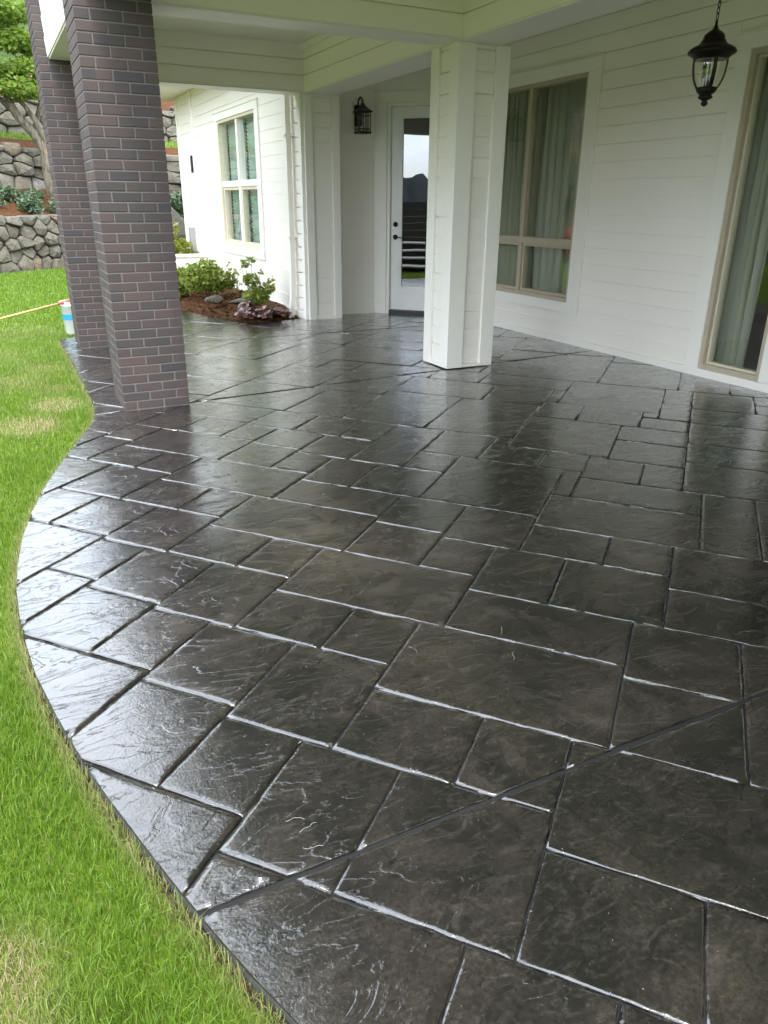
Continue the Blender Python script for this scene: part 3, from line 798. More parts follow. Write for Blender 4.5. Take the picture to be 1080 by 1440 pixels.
# ------------------------------------------------------------------ patio: stamped slabs, joint by joint
PA = math.radians(41)
PQ = (math.cos(PA), math.sin(PA)); PP = (math.sin(PA), -math.cos(PA))
RECTS = [(1.775,2.68,-4.482,-3.672),(4.172,5.087,-6.939,-6.286),(5.087,6.001,-8.09,-7.593),(6.001,6.562,-8.9,-8.403),(6.001,6.562,-8.403,-7.593),(5.087,6.001,-7.593,-7.096),(5.087,6.001,-7.096,-6.286),(6.001,6.562,-7.593,-7.096),(6.001,6.562,-7.096,-6.286),(3.594,4.161,-6.286,-5.67),(4.161,5.087,-6.286,-5.67),(3.594,4.52,-5.67,-5.167),(3.594,4.52,-5.167,-4.665),(4.52,5.087,-5.67,-4.665),(2.68,3.137,-4.665,-3.672),(3.137,3.883,-4.665,-3.672),(3.883,4.485,-4.665,-3.672),(4.485,5.087,-4.665,-3.672),(5.087,6.001,-6.286,-5.292),(6.001,6.562,-6.286,-5.292),(5.087,5.647,-5.292,-4.482),(5.647,6.562,-5.292,-4.482),(5.087,5.647,-4.482,-3.672),(5.647,6.562,-4.482,-3.672),(6.562,7.291,-8.9,-8.284),(6.562,7.291,-8.284,-7.279),(7.291,8.481,-8.9,-8.09),(7.291,8.481,-8.09,-7.279),(6.562,7.521,-7.279,-6.469),(6.562,7.521,-6.469,-5.658),(7.521,8.481,-7.279,-6.656),(7.521,8.481,-6.656,-6.274),(7.521,8.481,-6.274,-5.658),(8.481,9.441,-8.284,-7.668),(8.481,9.441,-7.668,-6.904),(9.441,10.4,-7.668,-6.904),(8.481,9.671,-6.904,-6.431),(8.481,9.671,-6.431,-5.658),(9.671,10.4,-6.904,-6.132),(9.671,10.4,-6.132,-5.658),(6.562,7.521,-5.658,-4.903),(7.521,8.481,-5.658,-4.903),(6.562,7.752,-4.903,-4.14),(6.562,7.752,-4.14,-3.672),(7.752,8.481,-4.903,-4.288),(7.752,8.481,-4.288,-3.672),(8.481,9.671,-5.658,-4.903),(9.671,10.4,-5.658,-4.903),(8.481,9.21,-4.903,-4.14),(8.481,9.21,-4.14,-3.672),(9.21,10.4,-4.903,-4.14),(9.21,10.4,-4.14,-3.672),(6.926,7.744,-3.672,-2.543),(6.926,7.744,-2.543,-1.851),(7.744,8.252,-3.672,-2.762),(8.252,9.08,-3.672,-2.762),(7.744,8.412,-2.762,-1.851),(8.412,9.08,-2.762,-1.851),(6.926,7.594,-1.851,-0.736),(7.594,8.261,-1.851,-0.736),(8.261,9.08,-1.851,-0.736),(9.08,9.74,-3.672,-2.762),(9.74,10.4,-3.672,-2.762),(9.08,9.74,-2.762,-2.204),(9.74,10.4,-2.762,-2.204),(9.08,9.581,-2.204,-1.646),(9.581,10.4,-2.204,-1.646),(9.08,9.898,-1.646,-0.736),(6.926,8.003,-0.736,-0.044),(6.926,8.003,-0.044,0.38),(8.003,9.08,-0.736,-0.312),(6.926,7.744,0.38,1.29),(4.909,5.698,-3.672,-2.857),(4.909,5.698,-2.857,-2.358),(5.698,6.488,-3.672,-3.015),(5.698,6.488,-3.015,-2.358),(4.909,5.888,-2.358,-1.701),(4.909,5.888,-1.701,-1.044),(5.888,6.488,-2.358,-1.543),(5.888,6.488,-1.543,-1.044),(1.123,1.655,-3.672,-2.486),(1.655,2.524,-3.672,-2.486),(6.488,6.926,-3.016,-2.229),(6.488,6.926,-2.229,-1.74),(6.488,6.926,-1.74,-0.944),(4.74,5.551,-1.044,-0.383),(1.123,1.688,-2.486,-1.56),(2.524,3.374,-3.672,-3.19),(4.52,4.909,-3.672,-2.927),(4.38,4.909,-1.535,-1.154),(4.138,4.52,-3.672,-3.297),(2.524,2.924,-3.19,-2.864),(6.488,6.926,-3.672,-3.385),(1.688,2.142,-2.486,-2.212),(6.39,6.926,-0.145,0.081),(3.374,3.812,-3.672,-3.407),(5.551,5.87,-0.263,0.081),(4.38,4.74,-0.773,-0.495),(4.292,4.71,-0.155,0.081),(6.025,6.488,-1.044,-0.944),(4.74,4.909,-1.154,-1.044),(4.71,4.74,-0.495,-0.383),(1.123,1.576,-0.904,-0.586),(1.123,1.576,-0.586,-0.148),(1.244,1.634,-1.56,-1.184),(1.244,1.576,-1.184,-0.904),(1.576,2.041,-1.184,-0.81),(1.576,1.898,-0.81,-0.427),(1.576,1.898,-0.427,-0.148),(1.634,2.041,-1.56,-1.184),(1.688,2.079,-2.212,-1.833),(1.688,2.041,-1.833,-1.56),(1.898,2.362,-0.81,-0.043),(1.898,2.294,-0.043,0.341),(2.041,2.483,-1.833,-1.458),(2.041,2.362,-1.458,-1.086),(2.041,2.362,-1.086,-0.81),(2.079,2.483,-2.212,-1.833),(2.142,2.483,-2.486,-2.212),(2.294,2.688,-0.043,0.341),(2.362,2.816,-1.458,-0.714),(2.362,2.688,-0.714,-0.043),(2.483,2.924,-2.486,-2.109),(2.483,2.816,-2.109,-1.733),(2.483,2.816,-1.733,-1.458),(2.524,2.924,-2.864,-2.486),(2.688,3.149,-0.714,-0.38),(2.688,3.149,-0.38,0.071),(2.816,3.263,-2.109,-1.359),(2.816,3.198,-1.359,-0.983),(2.816,3.149,-0.983,-0.714),(2.924,3.374,-3.19,-2.759),(2.924,3.263,-2.759,-2.382),(2.924,3.263,-2.382,-2.109),(3.149,3.595,-0.983,-0.602),(3.149,3.482,-0.602,-0.217),(3.149,3.482,-0.217,0.071),(3.198,3.595,-1.359,-0.983),(3.263,3.705,-2.759,-2.003),(3.263,3.595,-2.003,-1.359),(3.374,3.705,-3.407,-3.028),(3.374,3.705,-3.028,-2.759),(3.482,3.937,-0.602,0.186),(3.595,4.042,-2.003,-1.684),(3.595,4.042,-1.684,-1.261),(3.595,4.38,-1.261,-0.602),(3.937,4.38,-0.602,-0.495),(3.705,4.138,-3.407,-2.651),(3.705,4.102,-2.651,-2.273),(3.705,4.042,-2.273,-2.003),(3.812,4.138,-3.672,-3.407),(3.937,4.292,-0.495,0.186),(4.042,4.47,-2.273,-1.9),(4.042,4.909,-1.9,-1.535),(4.042,4.38,-1.535,-1.261),(4.102,4.47,-2.651,-2.273),(4.138,4.52,-3.297,-2.927),(4.138,4.47,-2.927,-2.651),(4.292,4.71,-0.495,-0.155),(4.38,4.74,-1.154,-0.773),(4.47,4.909,-2.927,-2.54),(4.47,4.909,-2.54,-2.165),(4.47,4.909,-2.165,-1.9),(4.71,5.171,-0.383,0.081),(5.171,5.551,-0.383,0.081),(5.551,6.025,-1.044,-0.718),(5.551,6.025,-0.718,-0.263),(5.87,6.39,-0.145,0.081),(5.87,6.025,-0.263,-0.145),(6.488,6.926,-3.385,-3.016),(1.123,1.447,1.006,1.806),(1.123,1.447,1.806,2.2),(1.447,1.898,-0.148,0.826),(1.447,1.898,0.826,1.776),(1.447,1.898,1.776,2.2),(1.898,2.688,0.341,0.956),(1.898,2.293,0.956,1.556),(2.293,2.688,0.956,1.556),(1.898,2.293,1.556,2.2),(2.293,2.688,1.556,2.2),(2.688,3.03,0.071,0.526),(2.688,3.03,0.526,1.326),(2.688,3.03,1.326,1.776),(2.688,3.03,1.776,2.2),(3.03,3.482,0.071,0.706),(3.03,3.482,0.706,1.506),(3.03,3.482,1.506,2.2),(3.482,4.292,0.186,0.456),(3.482,4.292,0.456,1.056),(3.482,3.887,1.056,1.856),(3.887,4.292,1.056,1.856),(3.482,4.292,1.856,2.2),(4.292,4.843,0.081,0.626),(4.292,4.843,0.626,1.426),(4.292,4.843,1.426,2.2),(4.843,5.293,0.081,0.906),(4.843,5.293,0.906,1.506),(4.843,5.293,1.506,2.2),(5.293,5.85,0.081,0.806),(5.293,5.85,0.806,1.606),(5.293,5.85,1.606,2.2),(5.85,6.305,0.081,1.086),(5.85,6.305,1.086,1.886),(5.85,6.305,1.886,2.2),(6.305,6.926,0.081,0.556),(6.305,6.615,0.556,1.156),(6.615,6.926,0.556,1.156),(6.305,6.615,1.156,2.2),(6.615,6.926,1.156,2.2),(0.55,1.123,-0.904,-0.255),(0.3,0.55,-0.904,-0.255),(0.55,1.123,-0.255,0.072),(0.55,1.123,0.072,0.7),(0.3,0.55,-0.255,0.7),(0.5,1.244,-1.56,-0.904),(0.3,0.5,-1.56,-0.904),(0.3,1.123,-2.711,-1.56),(6.025,6.926,-0.944,-0.145),(1.123,1.447,-0.148,0.232),(1.123,1.447,0.232,1.006)]
def sxy(s, t): return (PQ[0] * s + PP[0] * t, PQ[1] * s + PP[1] * t)
mb = MB(); n = len(PATIO)
mb.add([(x, y, -.0078) for x, y in PATIO], [tuple(range(n))])
patio = mb.build('patio', JOINT, kind='structure')
mb = MB(); mb.add([(x, y, -.0079) for x, y in PATIO] + [(x, y, -.16) for x, y in PATIO], [(k, (k + 1) % n, n + (k + 1) % n, n + k) for k in range(n)])
mb.build('slab_edge', m_plain('slab_side', (.045, .042, .038), .9, 0, .5, 60, .006), patio)
# control joints: saw cuts across the slab, as half-planes (nx,ny,c)
CUTS = [(0.0, 1.0, 1.262, .0075), (-.0958, .9954, 5.800, .007), (-.0958 * 0, 1.0, 8.72, .006)]
def clean(poly, eps=.012):
    out = []
    for p in poly:
        if not out or math.hypot(p[0] - out[-1][0], p[1] - out[-1][1]) > eps: out.append(p)
    while len(out) > 2 and math.hypot(out[0][0] - out[-1][0], out[0][1] - out[-1][1]) < eps: out.pop()
    return out
def area(p): return .5 * sum(p[i][0] * p[(i + 1) % len(p)][1] - p[(i + 1) % len(p)][0] * p[i][1] for i in range(len(p)))
rs = random.Random(21)
def slab(poly, planes):
    poly = clean(poly)
    if len(poly) < 3: return
    A = area(poly)
    if A < 0: poly = poly[::-1]; A = -A
    if A < .0012: return
    cx = sum(p[0] for p in poly) / len(poly); cy = sum(p[1] for p in poly) / len(poly)
    near = math.hypot(cx, cy) < 5.5
    stp = .035 if near else .16
    pts = []; corner = []
    for i in range(len(poly)):
        a = poly[i]; b = poly[(i + 1) % len(poly)]; L = math.hypot(b[0] - a[0], b[1] - a[1])
        m = max(1, int(L / stp)); nx, ny = (b[1] - a[1]) / L, -(b[0] - a[0]) / L
        drift = rs.uniform(-.0015, .0015)
        for k in range(m):
            t = k / m; j = (rs.gauss(0, .0019) + drift) if k else 0
            pts.append((a[0] + (b[0] - a[0]) * t + nx * j, a[1] + (b[1] - a[1]) * t + ny * j))
    N = len(pts)
    width = 2 * A / sum(math.hypot(poly[i][0] - poly[i - 1][0], poly[i][1] - poly[i - 1][1]) for i in range(len(poly)))
    tx, ty = rs.gauss(0, .0028), rs.gauss(0, .0028); dz = rs.gauss(0, .0007)
    def ring(ins, z, jit=0):
        q = poly
        for nx, ny, c in planes:
            q = clip_half(q, nx, ny, c - ins)
            if len(q) < 3: return None
        q = clean(q, 1e-4)
        if len(q) < 3 or abs(area(q)) < 1e-4: return None
        out = []
        for p in pts:
            best = None
            for i in range(len(q)):
                a = q[i]; b = q[(i + 1) % len(q)]; dx, dy = b[0] - a[0], b[1] - a[1]
                t = max(0, min(1, ((p[0] - a[0]) * dx + (p[1] - a[1]) * dy) / (dx * dx + dy * dy)))
                x, y = a[0] + dx * t, a[1] + dy * t; d = (x - p[0]) ** 2 + (y - p[1]) ** 2
                if best is None or d < best[0]: best = (d, x, y)
            j = rs.uniform(-jit, jit)
            x, y = best[1] + (best[1] - p[0]) * j, best[2] + (best[2] - p[1]) * j
            out.append((x, y, z + dz + (x - cx) * tx + (y - cy) * ty + (rs.gauss(0, (.0010 if near else .0005) if ins < .006 else .0002) if jit else 0)))
        return out
    R = [[(p[0], p[1], -.0072 + dz + (p[0] - cx) * tx + (p[1] - cy) * ty) for p in pts]]
    wd = min(rs.uniform(.016, .030), width * .7)
    for ins, z, jit in ((.0015, -.0036, .4), (.0032, -.0010, .4), (max(.009, wd * .6), -.00028, .12), (max(.022, wd), 0, 0), (max(.028, wd + .012), 0, 0)):
        r = ring(ins, z, jit)
        if r is None: break
        R.append(r)
    if len(R) == 1: R.append([(cx + (x - cx) * .97, cy + (y - cy) * .97, z + .0085) for x, y, z in R[0]])
    vs = [v for r in R for v in r]; fs = []
    for r in range(len(R) - 1):
        for k in range(N): fs.append((r * N + k, r * N + (k + 1) % N, (r + 1) * N + (k + 1) % N, (r + 1) * N + k))
    fs.append(tuple((len(R) - 1) * N + k for k in range(N)))
    me = bpy.data.meshes.new('paving_stone'); me.from_pydata(vs, [], fs)
    def upright(q):      # faces of the cut lawn edge stay sharp
        if len(q) != 4: return False
        a, b, c, d = (vs[i] for i in q)
        return math.hypot(a[0] - d[0], a[1] - d[1]) + math.hypot(b[0] - c[0], b[1] - c[1]) < .0012
    me.polygons.foreach_set('use_smooth', [not upright(q) and i < len(fs) - 1 - N for i, q in enumerate(fs)]); me.materials.append(SLATE); me.update()
    o = bpy.data.objects.new('paving_stone', me); COL.objects.link(o); adopt(o, patio)
J = .0021
for (s0, s1, t0, t1) in RECTS:
    poly = list(PATIO)
    for nx, ny, c in ((PQ[0], PQ[1], s1 - J), (-PQ[0], -PQ[1], -(s0 + J)), (PP[0], PP[1], t1 - J), (-PP[0], -PP[1], -(t0 + J))):
        poly = clip_half(poly, nx, ny, c)
        if len(poly) < 3: break
    if len(poly) < 3: continue
    HP = [(PQ[0], PQ[1], s1 - J), (-PQ[0], -PQ[1], -(s0 + J)), (PP[0], PP[1], t1 - J), (-PP[0], -PP[1], -(t0 + J))]
    parts = [(poly, HP)]
    for nx, ny, c, w in CUTS:
        new = []
        for p, hp in parts:
            d = [q[0] * nx + q[1] * ny - c for q in p]
            if max(d) < w or min(d) > -w:
                new.append((p, hp))
            else:
                for e in ((nx, ny, c - w), (-nx, -ny, -(c + w))):
                    q = clip_half(p, *e)
                    if len(q) >= 3: new.append((q, hp + [e]))
        parts = new
    for p, hp in parts: slab(p, hp)

# ------------------------------------------------------------------ grass
def blades(name, P, h, w, dryness, mat, lean=.5, **t):
    n = len(P); a = rng.uniform(0, 2 * math.pi, n); tw = a + math.pi / 2 + rng.uniform(-.5, .5, n)
    hh = h * rng.uniform(.55, 1.25, n); ww = w * rng.uniform(.7, 1.3, n); le = np.abs(rng.normal(0, lean, n)) * hh
    d = np.stack([np.cos(a), np.sin(a), np.zeros(n)], 1); s = np.stack([np.cos(tw), np.sin(tw), np.zeros(n)], 1)
    V = np.empty((n, 5, 3)); up = np.array([0, 0, 1.0])
    V[:, 0] = P - s * ww[:, None] * .5; V[:, 1] = P + s * ww[:, None] * .5
    mid = P + d * (le * .3)[:, None] + up * (hh * .6)[:, None]
    V[:, 2] = mid + s * ww[:, None] * .38; V[:, 3] = mid - s * ww[:, None] * .38
    V[:, 4] = P + d * le[:, None] + up * (hh * np.sqrt(np.clip(1 - (le / hh) ** 2 * .5, .25, 1)))[:, None]
    b = np.arange(n)[:, None] * 5
    F = np.concatenate([b + np.array([[0, 1, 2]]), b + np.array([[0, 2, 3]]), b + np.array([[3, 2, 4]])], 0)
    tint = np.repeat(np.clip(rng.normal(.5, .25, n), 0, 1), 5); dr = np.repeat(dryness, 5)
    return fast_mesh(name, V.reshape(-1, 3), F, mat, attrs={'tint': tint, 'dry': dr}, smooth=True, **t)
DRY = [(.03, 5.92, .16, 2.6), (.27, 6.5, .15, 2.6), (-.02, 7.5, .30, .55), (.26, 8.05, .25, .5), (-.24, 1.32, .08, 2.2), (-.32, 1.20, .13, 2.2), (-.2, 8.8, .5, .35), (.1, 10.5, .6, .3), (-.9, 11.8, .8, .3), (.3, 7.1, .2, .45)]
Ps = []; Hs = []; Ws = []
def lawn_zone(x0, x1, y0, y1, dens, h, w, rmin, rmax):
    n = int((x1 - x0) * (y1 - y0) * dens)
    x = rng.uniform(x0, x1, n); y = rng.uniform(y0, y1, n)
    r = np.hypot(x, y); k = (r >= rmin) & (r < rmax) & ~in_poly(x, y, PATIO)
    # in front of the lowest wall and outside the mulch bed
    k &= (y < 19.6 + (x - .1) * .83) & (y < 17.3 + (x + 4) * .60) & ~((x > 1.9) & (y > 9.0))
    k &= ~((x > .6) & (y > 6) & (y < 9.6))
    x = x[k]; y = y[k]
    d = poly_dist(x, y, PATIO); j = (d > .003) & ((d > .016) | (rng.uniform(0, 1, len(d)) < .6)); x, y, d = x[j], y[j], d[j]
    Ps.append(np.stack([x, y, np.full(len(x), -.056)], 1)); Hs.append(np.full(len(x), h)); Ws.append(np.full(len(x), w))
lawn_zone(-1.6, .6, .2, 2.6, 32000, .040, .0026, 0, 2.6)
lawn_zone(-2.4, .7, 1.2, 5.2, 13000, .040, .0036, 2.6, 5.2)
lawn_zone(-3.2, 1.0, 4.0, 10.5, 4000, .041, .0065, 5.2, 10.5)
lawn_zone(-7.0, 4.0, 7.0, 23.0, 1000, .048, .015, 10.5, 23)
# fringe of cut and straw blades leaning over the slab edge
n = 17000; ex = []; 
_e = PATIO[:34]; _l = [math.hypot(_e[i + 1][0] - _e[i][0], _e[i + 1][1] - _e[i][1]) for i in range(len(_e) - 1)]
_c = np.concatenate([[0], np.cumsum(_l)]); tt = rng.uniform(0, _c[-1], n)
_x = np.interp(tt, _c, [q[0] for q in _e]); _y = np.interp(tt, _c, [q[1] for q in _e]); _d = np.abs(rng.normal(0, .016, n)) + .003
_i = np.clip(np.searchsorted(_c, tt) - 1, 0, len(_l) - 1)
_nx = np.array([(_e[i + 1][1] - _e[i][1]) / _l[i] for i in range(len(_l))])[_i]; _ny = np.array([-(_e[i + 1][0] - _e[i][0]) / _l[i] for i in range(len(_l))])[_i]
Ps.append(np.stack([_x + _nx * _d, _y + _ny * _d, np.full(n, -.05)], 1)); Hs.append(np.full(n, .064)); Ws.append(np.clip(np.hypot(_x, _y) * .0012, .0028, .008))
P = np.concatenate(Ps); H = np.concatenate(Hs); Wd = np.concatenate(Ws)
dr = np.zeros(len(P))
for x, y, r, s in DRY: dr = np.maximum(dr, s * np.exp(-((P[:, 0] - x) ** 2 + ((P[:, 1] - y) * .8) ** 2) / (r * r)))
pd_ = poly_dist(P[:, 0], P[:, 1], PATIO)
dr = np.maximum(dr, .7 * np.exp(-(pd_ / .040) ** 2))
dr = np.clip(np.minimum(dr, 1.2) * rng.uniform(.3, 1.4, len(P)) + (rng.uniform(0, 1, len(P)) < .04) * .6, 0, 1)
H = H * (1 - .35 * dr)
Hn = H * (1 + .22 * np.sin(P[:, 0] * 5.1 + np.sin(P[:, 1] * 3.7)) * np.sin(P[:, 1] * 4.3 + 1.3))
blades('grass', P, Hn, Wd, dr, GRASS, label='mown green lawn grass with dry straw patches beside the curved patio edge', cat='grass', kind='stuff')
# upper strips of grass between the walls
n = 5200; ss_ = rng.uniform(8, 21, n); dd_ = rng.uniform(2.62, 3.45, n)
P = np.array([off(s, d, 2.97 + .2 * (d - 2.6)) for s, d in zip(ss_, dd_)])
blades('grass', P, np.full(n, .12), np.full(n, .03), np.full(n, .12), GRASS, label='narrow strip of grass between the middle and topmost stone walls', cat='grass', kind='stuff')

# soil lip between lawn and slab
N = 240; vs = []; fs = []
cum = [0]; ed = PATIO[:30]
for a, b in zip(ed[:-1], ed[1:]): cum.append(cum[-1] + math.hypot(b[0] - a[0], b[1] - a[1]))
def along(t):
    for i in range(len(ed) - 1):
        if t <= cum[i + 1] or i == len(ed) - 2:
            f = (t - cum[i]) / (cum[i + 1] - cum[i]); a, b = ed[i], ed[i + 1]
            L = math.hypot(b[0] - a[0], b[1] - a[1]); return a[0] + (b[0] - a[0]) * f, a[1] + (b[1] - a[1]) * f, (b[1] - a[1]) / L, -(b[0] - a[0]) / L
for i in range(N + 1):
    x, y, nx, ny = along(cum[-1] * i / N)
    for d, z in ((-.001, -.048), (.003, -.034), (.008, -.036), (.016, -.054)):
        j = random.uniform(-.003, .003); vs.append((x + nx * (d + j), y + ny * (d + j), z + random.uniform(-.008, .008)))
for i in range(N):
    for k in range(3): fs.append((i * 4 + k, i * 4 + k + 1, i * 4 + k + 5, i * 4 + k + 4))
SOIL = m_ground('edge_soil', [(.36, (.018, .014, .008)), (.5, (.050, .038, .022)), (.64, (.12, .090, .052))], 30, .012)
mb = MB(); mb.add(vs, fs); mb.build('soil_edge', SOIL, label='dark trimmed soil edge between the lawn and the patio', cat='soil', kind='stuff')

# ------------------------------------------------------------------ planting
def leaf_cloud(centres, n, size, flat=.5, seed=1, elong=1.6):
    """n leaf quads spread over ellipsoid clumps (x,y,z,rx,rz); returns V,F,tint"""
    r = np.random.default_rng(seed); c = np.array(centres, float)
    wgt = c[:, 3] ** 2 * c[:, 4]; wgt /= wgt.sum(); idx = r.choice(len(c), n, p=wgt)
    d = r.normal(size=(n, 3)); d /= np.linalg.norm(d, axis=1)[:, None]
    rad = r.uniform(.15, 1, n) ** .45
    P = c[idx, :3] + d * rad[:, None] * np.stack([c[idx, 3], c[idx, 3], c[idx, 4]], 1)
    a = r.normal(size=(n, 3)); a[:, 2] *= flat; a += d * .5; a /= np.linalg.norm(a, axis=1)[:, None]
    b = np.cross(a, r.normal(size=(n, 3)) + np.array([0, 0, 1.2])); b /= np.linalg.norm(b, axis=1)[:, None]
    s = size * r.uniform(.6, 1.35, n)[:, None]
    V = np.empty((n, 4, 3)); V[:, 0] = P - a * s * elong * .5; V[:, 1] = P + b * s * .42; V[:, 2] = P + a * s * elong * .5 + np.cross(a, b) * s * .15; V[:, 3] = P - b * s * .42
    F = np.arange(n)[:, None] * 4 + np.array([[0, 1, 2, 3]])
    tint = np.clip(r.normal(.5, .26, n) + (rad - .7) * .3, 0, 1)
    return V.reshape(-1, 3), F, np.repeat(tint, 4)
L_MAPLE = m_leaf('maple_leaf', (.085, .160, .015), (.22, .31, .045), .5)
L_GREEN = m_leaf('shrub_leaf', (.11, .18, .020), (.36, .42, .085), .42, .4)
L_DARK = m_leaf('dark_leaf', (.018, .042, .016), (.065, .115, .035), .3, .4)
L_COVER = m_leaf('ground_cover_leaf', (.030, .062, .028), (.12, .18, .09), .3, .35)
L_YELLOW = m_leaf('yellow_green_leaf', (.14, .18, .015), (.36, .38, .06), .4)
L_RED = m_leaf('burgundy_leaf', (.045, .012, .015), (.42, .24, .20), .15, .35)
L_PINK = m_leaf('pink_petal', (.45, .12, .22), (.68, .30, .42), .3)
L_CONIFER = m_leaf('conifer_needle', (.010, .024, .012), (.030, .055, .022), .2)

def stems(base, tips, r0, mat, name, parent, seed=0):
    rs = random.Random(seed); mb = MB()
    for t in tips:
        b = Vector(base) + Vector((rs.uniform(-.03, .03), rs.uniform(-.03, .03), 0)); t = Vector(t)
        m = b.lerp(t, .5) + Vector((rs.uniform(-.05, .05), rs.uniform(-.05, .05), .03))
        mb.tube([b, m, t], [r0, r0 * .75, r0 * .4], 5)
    return mb.build(name, mat, parent)

# mulch bed beside the wing
rb = np.random.default_rng(4)
BED = [(3.787, 10.02), (3.59, 9.96), (3.36, 9.90), (3.13, 9.88), (2.95, 9.95), (2.797, 10.10), (2.692, 10.44), (2.553, 10.89), (2.404, 11.45), (2.2, 12.6), (2.3, 15.2), (3.787, 15.2)]
xs = np.linspace(2.1, 3.8, 60); ys = np.linspace(9.85, 15.3, 150); X, Y = np.meshgrid(xs, ys)
ins = in_poly(X, Y, BED); dd = np.where(ins, poly_dist(X, Y, BED[:10]), 0)
Z = -.02 + np.minimum(dd * .30, .10) + rb.uniform(-.012, .012, X.shape) + .02 * np.sin(X * 4) * np.sin(Y * 3)
V = np.stack([X.ravel(), Y.ravel(), Z.ravel()], 1); ny_, nx_ = X.shape; F = []
for i in range(ny_ - 1):
    for j in range(nx_ - 1):
        if ins[i, j] and ins[i + 1, j] and ins[i, j + 1] and ins[i + 1, j + 1]: F.append((i * nx_ + j, i * nx_ + j + 1, (i + 1) * nx_ + j + 1, (i + 1) * nx_ + j))
fast_mesh('mulch_bed', V, F, MULCH, kind='structure')
def bedz(x, y):
    return float(-.02 + min(float(poly_dist(np.array(x), np.array(y), BED[:10])) * .30, .10))
n = 4200; x = rb.uniform(2.1, 3.78, n); y = rb.uniform(9.9, 14.5, n); k = in_poly(x, y, BED); x, y = x[k], y[k]
z = -.012 + np.minimum(poly_dist(x, y, BED[:10]) * .30, .10); n = len(x)
a = rb.uniform(0, 6.28, n); l = rb.uniform(.010, .034, n); w = l * rb.uniform(.2, .5, n); ti = rb.uniform(-.5, .5, n) * l
c = np.stack([x, y, z], 1); dx = np.stack([np.cos(a) * l, np.sin(a) * l, ti], 1); dy = np.stack([-np.sin(a) * w, np.cos(a) * w, rb.uniform(0, .6, n) * w], 1)
V = np.stack([c - dx - dy, c + dx - dy, c + dx + dy, c - dx + dy], 1).reshape(-1, 3)
fast_mesh('bark_chips', V, np.arange(n)[:, None] * 4 + np.array([[0, 1, 2, 3]]), MULCH, label='loose red brown bark chips covering the planting bed', cat='mulch', kind='stuff')

def shrub(name, base, clumps, n, size, mat, label, cat='shrub', group=None, seed=1, stem=.008, elong=1.7, flat=.6):
    root = empty(name, base, label, cat, group)
    cl = [(base[0] + a, base[1] + b, base[2] + c, r, h) for a, b, c, r, h in clumps]
    V, F, t = leaf_cloud(cl, n, size, flat, seed, elong)
    fast_mesh('foliage', V, F, mat, root, {'tint': t})
    stems(base, [(c[0], c[1], c[2] + c[4] * .4) for c in cl], stem, BARK, 'stem', root, seed)
    return root
shrub('leafy_shrub', (2.95, 12.10, .11), [(-.08, 0, .28, .26, .22), (.12, -.05, .26, .24, .20), (-.20, .10, .30, .20, .22), (.02, .05, .44, .20, .14), (.24, .02, .20, .16, .14), (.36, -.06, .26, .10, .16), (.44, -.10, .16, .09, .10), (.36, -.05, .48, .05, .06), (.46, -.08, .34, .06, .07)],
      2600, .045, L_GREEN, 'dense rounded green shrub growing in the mulch bed beside the pillar', seed=3)
shrub('strappy_plant', (2.62, 12.55, .09), [(0, 0, .16, .14, .16), (.05, .05, .30, .10, .14)], 420, .06, L_YELLOW, 'bright yellow green strappy clump at the left side of the dense shrub', 'plant', seed=5, elong=3.5)
shrub('airy_shrub', (3.28, 10.62, .10), [(0, 0, .16, .20, .12), (-.05, .02, .38, .13, .10), (.14, -.04, .26, .13, .09), (-.12, .05, .60, .09, .05), (-.03, .02, .66, .07, .04), (-.18, .05, .55, .05, .04), (.10, .0, .50, .06, .05), (.22, -.05, .36, .05, .07)],
      950, .042, L_GREEN, 'airy young shrub with thin upright stems against the white siding', seed=8, stem=.005)
# burgundy heuchera along the front of the bed
def heuchera(x, y, r, n, label, seed):
    z = bedz(x, y); root = empty('burgundy_plant', (x, y, z), label, 'plant', 'burgundy leaved plants edging the bed')
    rs = random.Random(seed); V = []; F = []; T = []
    for k in range(n):
        a = rs.uniform(0, 6.28); q = r * math.sqrt(rs.uniform(.02, 1)); c = Vector((x + q * math.cos(a), y + q * math.sin(a), z + .05 + .10 * (1 - q / r) + rs.uniform(-.02, .03)))
        s = rs.uniform(.028, .052); nrm = Vector((math.cos(a) * .5 + rs.uniform(-.4, .4), math.sin(a) * .5 + rs.uniform(-.4, .4), .9)).normalized()
        e = nrm.orthogonal().normalized(); f = nrm.cross(e); b = len(V); V.append(c - nrm * .008); t = min(1, max(0, rs.gauss(.40, .3)))
        T.append(t * .6)
        for j in range(10):
            an = 2 * math.pi * j / 10; rr = s * (1 + (.16 if j % 2 else -.1)); V.append(c + e * rr * math.cos(an) + f * rr * math.sin(an) + nrm * rs.uniform(-.006, .010)); T.append(t)
        for j in range(10): F.append((b, b + 1 + j, b + 1 + (j + 1) % 10))
    fast_mesh('foliage', [tuple(v) for v in V], F, L_RED, root, {'tint': T})
    mb = MB()
    for k in range(9):
        a = rs.uniform(0, 6.28); mb.tube([(x, y, z - .01), (x + r * .6 * math.cos(a), y + r * .6 * math.sin(a), z + .06)], .003, 4)
    mb.build('stem', L_RED, root)
heuchera(2.98, 10.14, .16, 55, 'burgundy leaved clump farthest left at the front corner of the bed', 1)
heuchera(3.22, 10.06, .17, 62, 'burgundy leaved clump in front of the airy young shrub', 2)
heuchera(3.44, 10.10, .14, 50, 'burgundy leaved clump nearest the white downspout', 3)
heuchera(3.06, 10.36, .13, 40, 'burgundy leaved clump behind the front ones, beside the bare mulch', 4)

